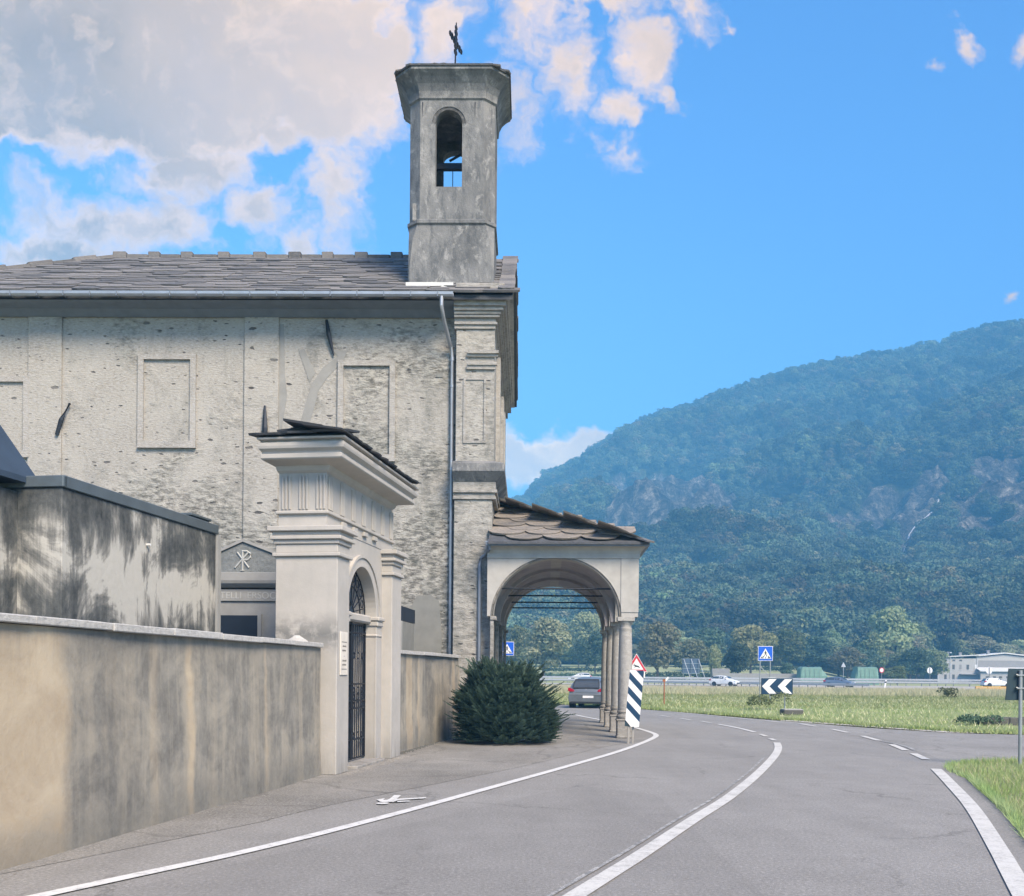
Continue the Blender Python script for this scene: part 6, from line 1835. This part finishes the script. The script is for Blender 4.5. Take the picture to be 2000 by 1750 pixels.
# far house with long low wing
H0 = at(1832, 1326, 320)
hs = empty('far_house', (H0.x, 320, -.2), R(-3), 'three storey pale grey farmhouse with long gabled wing beyond the highway', 'house')
s = .16
m = MB(); m.box(0, 12.2, 0, 12, 0, 7.6); m.build('house_wall', 'house_wall', hs)
m = MB(); m.prism([(12.0, 0), (38, 0), (38, 7.0), (20.6, 8.9), (12.0, 8.0)], 1.0, 13, 'y'); m.build('gable_wall', 'house_wall', hs)
m = MB(); m.prism([(12.3, 5.0), (37, 5.0), (37, 6.2), (24, 7.0), (12.3, 7.0)], .9, 1.0, 'y'); m.build('gable_panel', 'house_wall_dark', hs)
m = MB(); m.prism([(-.6, 7.75), (12.6, 8.55), (12.6, 8.85), (-.6, 8.0)], -.6, 12.5, 'y'); m.build('roof', 'house_roof', hs)
m = MB(); m.prism([(11.6, 8.2), (20.6, 9.2), (38.6, 7.2), (38.6, 7.5), (20.6, 9.55), (11.6, 8.5)], .4, 13, 'y'); m.build('roof', 'house_roof', hs)
m = MB(); m.box(12.0, 39, -2.5, 1.2, 0, 3.6); m.build('low_wing', 'house_wall', hs)
m = MB(); m.prism([(-3.2, 3.55), (1.2, 4.75), (1.2, 4.95), (-3.2, 3.8)], 11.6, 39.4, 'x'); m.build('wing_roof', 'house_roof', hs)
m = MB(); m.box(6.5, 11.8, -1.6, .2, 2.55, 2.75); m.build('canopy', 'house_wall_dark', hs)
for x in (1.9, 4.35, 6.45, 8.7): 
    for z in (4.1, 1.0):
        if x > 6 and z < 2: continue
        m = MB(); m.box(x, x + .75, -.03, 0, z, z + 1.55); w_ = m.build('window', 'dark_stone' if x != 6.45 else 'house_wall_dark', hs)
        m = MB(); m.box(x - .1, x + .85, -.10, 0, z - .14, z - .02); m.build('window_sill', 'house_roof', w_)
for x in (1.9, 4.4, 6.5):
    m = MB(); m.box(x, x + .8, -.03, 0, 6.7, 7.2); m.build('attic_window', 'dark_stone', hs)
m = MB(); m.box(11.3, 11.95, -.04, 0, 4.1, 5.7); m.build('white_shutter', 'sign_white', hs)
for x in (13.6, 15.8, 17.6, 19.8, 21.9, 24.2, 26.6):
    m = MB(); m.box(x, x + .9, -2.53, -2.5, 1.5, 2.1); m.build('wing_window', 'dark_stone', hs)
for x, z, h_ in ((3.7, 8.0, 1.5), (7.6, 8.3, 1.1), (16.2, 8.9, 1.2)):
    m = MB(); m.box(x, x + .75, 3, 3.8, z, z + h_); m.box(x - .1, x + .85, 2.9, 3.9, z + h_, z + h_ + .18); m.build('chimney', 'house_wall_dark', hs)
for x in (-.1, 3.75, 11.95):
    m = MB(); m.tube([(x, -.12, 0), (x, -.12, 7.7)], .10, 6); m.build('drainpipe', 'house_roof', hs)
m = MB(); m.lathe([(.25, 0), (.3, .15), (.1, .3)], n=8); o = m.build('satellite_dish', 'sign_white', hs); o.location = (4.9, 3, 9.3)

# low grey field wall, hedges
p0, p1 = at(1392, 1316, 200), at(1562, 1316, 200)
m = MB(); m.box(0, p1.x - p0.x, 0, .4, 0, 2.0); o = m.build('field_wall', 'house_wall_dark', None); o.location = (p0.x, 200, 0); tag(o, 'long low grey field wall beyond the highway left of the green tarpaulins', 'low wall')
m = MB(); m.box(0, 3.4, 0, 2, 0, 2.9); o = m.build('field_hut', 'house_wall_dark', None); o.location = (p0.x + .3, 202, 0); tag(o, 'low grey stone hut at the end of the field wall', 'hut')
for k, (pa, pb, Y, h_) in enumerate([(1262, 1330, 214, .9), (1262, 1420, 232, 1.0), (1065, 1185, 226, .8), (1060, 1190, 250, 1.1), (1365, 1400, 222, .9), (1430, 1560, 262, 1.2)]):
    a, b = at(pa, 1316, Y), at(pb, 1316, Y); zz_ = float(valley(np.array(a.x), np.array(float(Y))))
    cl = [((x_, rng.uniform(-.3, .3), h_ * .5), (1.1, .7, h_ * rng.uniform(.45, .75))) for x_ in np.arange(0, b.x - a.x, 1.2)]
    o = link_mesh('hedge', leaf_cloud('hedge', cl, 900, .28, 'leaf_dark', 60 + k)); o.location = (a.x, Y, zz_)
    tag(o, ['low dark hedge behind the striped hazard board', 'long dark hedge on the field terrace behind the slatted hoarding', 'low hedge seen through the portico above the silver car', 'upper hedge on the terrace seen through the portico', 'short hedge right of the slatted hoarding', 'hedge along the upper field behind the chevron sign'][k], 'hedge', 'hedges in the fields')

# ------------------------------------------------------------------ trees one can tell apart
TM = {}
def tree(name, px, base_py, Y, w_px, top_py, kind, label, shape='round', trunk_vis=.16, group='trees at the foot of the mountain', n=5200):
    s = Y / 2000; p = at(px, 1316, Y); z0 = float(valley(np.array(p.x), np.array(float(Y)))) if Y < 330 else float(mountain_at(np.array([p.x / Y]), np.array([float(Y)]))[0][0])
    ztop = at(px, top_py, Y).z; h = ztop - z0; w = w_px * s
    key = (kind, shape, len(TM) % 3 if len(TM) < 14 else rng.randrange(3))
    if key not in TM:
        sd_ = 200 + len(TM) * 7
        TM[key] = (crown_mesh(sd_, 10, 12, 1.6 if shape != 'bush' else .2, n, .30, kind, 20, shape if shape != 'bush' else 'round'), trunk_mesh(sd_, 12, .28))
    cm, tm = TM[key]
    r_ = empty(name, (p.x, Y, z0), rng.uniform(0, 6.28), label, 'tree', group)
    sc = (w / 10, w / 10, h / 12)
    o = link_mesh('crown', cm, r_); o.scale = sc
    o = link_mesh('trunk', tm, r_); o.scale = sc
    return r_
T = [(1062, 1312, 205, 118, 1204, 'leaf_olive', 'big rounded olive green tree framed by the portico arch'),
     (1012, 1314, 222, 70, 1222, 'leaf_green', 'green tree at the left edge of the portico arch'),
     (1162, 1308, 236, 62, 1232, 'leaf_dark', 'small dark tree beside the portico columns'),
     (1130, 1306, 260, 40, 1246, 'leaf_dark', 'small thin trunked tree between the olive tree and the portico columns'),
     (1150, 1300, 300, 90, 1196, 'leaf_pale', 'pale tree rising behind the small trees inside the arch'),
     (1284, 1316, 204, 96, 1212, 'leaf_olive', 'broad olive tree standing right behind the portico column'),
     (1348, 1312, 216, 84, 1246, 'leaf_olive', 'low round grey green tree above the slatted hoarding'),
     (1396, 1314, 204, 38, 1256, 'leaf_pale', 'slim pale yellow green tree right of the slatted hoarding'),
     (1390, 1306, 258, 90, 1222, 'leaf_dark', 'wide dark tree behind the slim pale one'),
     (1440, 1315, 206, 54, 1254, 'leaf_dark', 'dark dense tree left of the blue crossing sign'),
     (1466, 1306, 232, 90, 1216, 'leaf_pale', 'large light green tree behind the blue crossing sign'),
     (1540, 1300, 268, 84, 1226, 'leaf_green', 'mid green tree just right of the blue crossing sign'),
     (1534, 1315, 210, 36, 1292, 'leaf_dark', 'small dark shrub above the chevron sign'),
     (1590, 1302, 284, 80, 1240, 'leaf_dark', 'dark tree behind the left green tarpaulin'),
     (1655, 1306, 270, 74, 1262, 'leaf_olive', 'low olive tree behind the triangular sign back'),
     (1742, 1302, 305, 130, 1180, 'leaf_pale', 'tallest pale feathery tree between tarpaulins and far house'),
     (1700, 1304, 282, 70, 1232, 'leaf_green', 'green tree left of the tallest pale tree'),
     (1790, 1310, 262, 66, 1262, 'leaf_dark', 'dark tree left of the far house'),
     (1859, 1300, 345, 42, 1233, 'leaf_dark', 'narrow dark tree rising behind the far house roof'),
     (1752, 1316, 214, 52, 1300, 'leaf_green', 'low green shrub right of the second tarpaulin'),
     (1910, 1296, 350, 90, 1240, 'leaf_olive', 'olive tree behind the gabled wing of the far house'),
     (1985, 1292, 350, 90, 1256, 'leaf_green', 'rounded green tree at the right end of the far house')]
for k, (px, bp_, Y, w, tp, kd, lb) in enumerate(T):
    tree('tree' if w > 37 else 'small_tree', px, bp_, Y, w, tp, kd, lb, 'tall' if 'tallest' in lb or 'narrow' in lb or 'slim' in lb else 'round')
rt = random.Random(31)
kinds = ['leaf_green', 'leaf_olive', 'leaf_dark', 'leaf_green', 'leaf_pale']
for k in range(74):
    px = 960 + k * 15 + rt.uniform(-8, 8); row = k % 3
    Y = [285, 318, 345][row] + rt.uniform(-10, 10)
    top = [1262, 1242, 1222][row] + rt.uniform(-14, 16)
    if px > 1820: Y = 345 + rt.uniform(0, 10); top = 1258 + rt.uniform(-12, 12)
    if 1185 < px < 1240: continue
    tree('tree', px, 1300, Y, rt.uniform(56, 84), top, rt.choice(kinds), 'tree in the mixed dense belt along the foot of the wooded mountain', group='trees in the belt at the mountain foot')

# ------------------------------------------------------------------ forest on the mountain: one mass, instanced from four low trees at its edge
srcs = []
for k, (kd, px, lb_) in enumerate([('forest_leaf', 1330, 'a'), ('forest_leaf', 1480, 'b'), ('forest_leaf', 1610, 'c'), ('leaf_green', 1400, 'd'), ('forest_leaf', 1700, 'e'), ('autumn_leaf', 1560, 'f')]):
    u = pix(px, 1250)[0]; Y = 372.0; z = float(mountain_at(np.array([u]), np.array([Y]))[0][0])
    cm = crown_mesh(500 + k, 9.5, 10.5, .3, 1500, .40, kd, 10, 'round')
    r_ = empty('woodland_tree', (u * Y, Y, z - .3), k, 'tree standing at the lower edge of the mountain wood', 'tree', 'trees at the lower edge of the mountain wood')
    o = link_mesh('crown', cm, r_); srcs.append(o)
    link_mesh('trunk', trunk_mesh(500 + k, 8, .2, 2), r_)
N = 30000
ry = np.sqrt(nr.rand(N) * (1620.0 ** 2 - 352.0 ** 2) + 352.0 ** 2); ru = -.14 + .74 * nr.rand(N)
# denser near the foot, where single crowns can be made out
ry2 = np.sqrt(nr.rand(9000) * (700.0 ** 2 - 352.0 ** 2) + 352.0 ** 2); ru2 = -.10 + .68 * nr.rand(9000)
ry = np.concatenate([ry, ry2]); ru = np.concatenate([ru, ru2])
mz, mr = mountain_at(ru, ry)
wpath = np.array([(1831, 974), (1822, 994), (1806, 1010), (1788, 1024), (1771, 1046), (1762, 1072), (1755, 1106), (1747, 1134)])
tpx = 1000 + 2000 * ru; tpy = 1315 + 2000 * ru * math.tan(R(.45)) - 2000 * (mz + 4 - CAM_H) / ry
tpy = 1315 + 2000 * ru * math.tan(R(.45)) - 2000 * (mz - CAM_H) / ry; tpx = tpx + 16 * (mz / ry)
near = np.zeros(len(ru), bool)
for a_, b_ in zip(wpath, wpath[1:]):
    for f_ in (0, .25, .5, .75):
        qx, qy = a_[0] * (1 - f_) + b_[0] * f_, a_[1] * (1 - f_) + b_[1] * f_
        near |= (np.abs(tpx - qx) < 9) & (qy > tpy - 34) & (qy < tpy + 10)
keep = (mr < .22 + .25 * nr.rand(len(mr))) & (ry < 1560) & ~near
ru, ry, mz = ru[keep], ry[keep], mz[keep]
keep = ~((ru > .39) & (ry < 385))
ru, ry, mz = ru[keep], ry[keep], mz[keep]
pts = np.stack([ru * ry, ry, mz - 1.2], -1)
fm = bpy.data.meshes.new('forest'); fm.vertices.add(len(pts)); fm.vertices.foreach_set('co', pts.astype(np.float32).ravel()); fm.update()
forest = link_mesh('forest', fm); tag(forest, kind='stuff')
ng = bpy.data.node_groups.new('forest_scatter', 'GeometryNodeTree')
ng.interface.new_socket('Geometry', in_out='INPUT', socket_type='NodeSocketGeometry')
ng.interface.new_socket('Geometry', in_out='OUTPUT', socket_type='NodeSocketGeometry')
gi = ng.nodes.new('NodeGroupInput'); go_ = ng.nodes.new('NodeGroupOutput')
iop = ng.nodes.new('GeometryNodeInstanceOnPoints'); g2i = ng.nodes.new('GeometryNodeGeometryToInstance')
for o in reversed(srcs):
    oi = ng.nodes.new('GeometryNodeObjectInfo'); oi.transform_space = 'ORIGINAL'; oi.inputs['Object'].default_value = o; oi.inputs['As Instance'].default_value = True
    ng.links.new(oi.outputs['Geometry'], g2i.inputs[0])
m2p = ng.nodes.new('GeometryNodeMeshToPoints')
ng.links.new(gi.outputs[0], m2p.inputs['Mesh']); ng.links.new(m2p.outputs[0], iop.inputs['Points'])
ng.links.new(g2i.outputs[0], iop.inputs['Instance']); iop.inputs['Pick Instance'].default_value = True
ri = ng.nodes.new('FunctionNodeRandomValue'); ri.data_type = 'FLOAT'; ri.inputs[2].default_value = 0; ri.inputs[3].default_value = 5.6
f2 = ng.nodes.new('ShaderNodeMath'); f2.operation = 'FLOOR'; ng.links.new(ri.outputs[1], f2.inputs[0]); ng.links.new(f2.outputs[0], iop.inputs['Instance Index'])
rv = ng.nodes.new('FunctionNodeRandomValue'); rv.data_type = 'FLOAT_VECTOR'; rv.inputs[0].default_value = (0, 0, 0); rv.inputs[1].default_value = (.15, .15, 6.28); rv.inputs['Seed'].default_value = 3
ng.links.new(rv.outputs[0], iop.inputs['Rotation'])
rs_ = ng.nodes.new('FunctionNodeRandomValue'); rs_.data_type = 'FLOAT'; rs_.inputs[2].default_value = .75; rs_.inputs[3].default_value = 1.9; rs_.inputs['Seed'].default_value = 9
ng.links.new(rs_.outputs[1], iop.inputs['Scale'])
ng.links.new(iop.outputs[0], go_.inputs[0])
md = forest.modifiers.new('scatter', 'NODES'); md.node_group = ng

# ------------------------------------------------------------------ waterfall
def hit_mountain(px, py):
    u, v = pix(px, py); ys = np.linspace(400, 1500, 900); z, _ = mountain_at(np.full(900, u), ys)
    k = np.argmax(z >= CAM_H + v * ys); return Vector((u * ys[k], ys[k] - 5, CAM_H + v * ys[k]))
wf = MB()
path = [(1831, 974), (1826, 984), (1822, 994), (1817, 1000), (1806, 1010), (1797, 1016), (1788, 1024), (1779, 1034), (1771, 1046), (1768, 1058), (1762, 1072), (1757, 1090), (1755, 1106), (1752, 1120), (1747, 1134)]
for k in range(len(path) - 1):
    a, b = hit_mountain(*path[k]), hit_mountain(*path[k + 1]); w = [2.0, 2.4, 1.4, 1.8, 1.2, 1.0, 1.6, 1.0, 1.2, .8, .8, .5, .6, .8][k] * a.y / 2100
    if k in (2, 9): continue
    w *= .6
    wf.add([(a.x - w, a.y, a.z), (a.x + w, a.y, a.z), (b.x + w, b.y, b.z), (b.x - w, b.y, b.z), (a.x - w, a.y + 1.5, a.z), (a.x + w, a.y + 1.5, a.z), (b.x + w, b.y + 1.5, b.z), (b.x - w, b.y + 1.5, b.z)],
           [(0, 1, 2, 3), (7, 6, 5, 4), (0, 3, 7, 4), (1, 5, 6, 2)])
tag(wf.build('waterfall', 'waterfall_white', None), 'thin white waterfall down the rock face on the right of the mountain', 'waterfall')

# ------------------------------------------------------------------ air
hz = bpy.data.materials.new('haze'); hz.use_nodes = True
t = NT(hz.node_tree)
for n_ in list(t.n):
    if n_.type == 'BSDF_PRINCIPLED': t.n.remove(n_)
pv = t.new('ShaderNodeVolumePrincipled'); pv.inputs['Color'].default_value = (.17, .56, 1.0, 1); pv.inputs['Density'].default_value = .00070; pv.inputs['Anisotropy'].default_value = -.38
out = [n_ for n_ in t.n if n_.type == 'OUTPUT_MATERIAL'][0]; t.l.new(pv.outputs[0], out.inputs['Volume'])
MATS['haze'] = hz
ztop_all = float(Zg.max()) + 25
m = MB(); m.box(-3200, 5300, -450, 3300, -6, ztop_all); tag(m.build('haze', 'haze', None), kind='stuff')
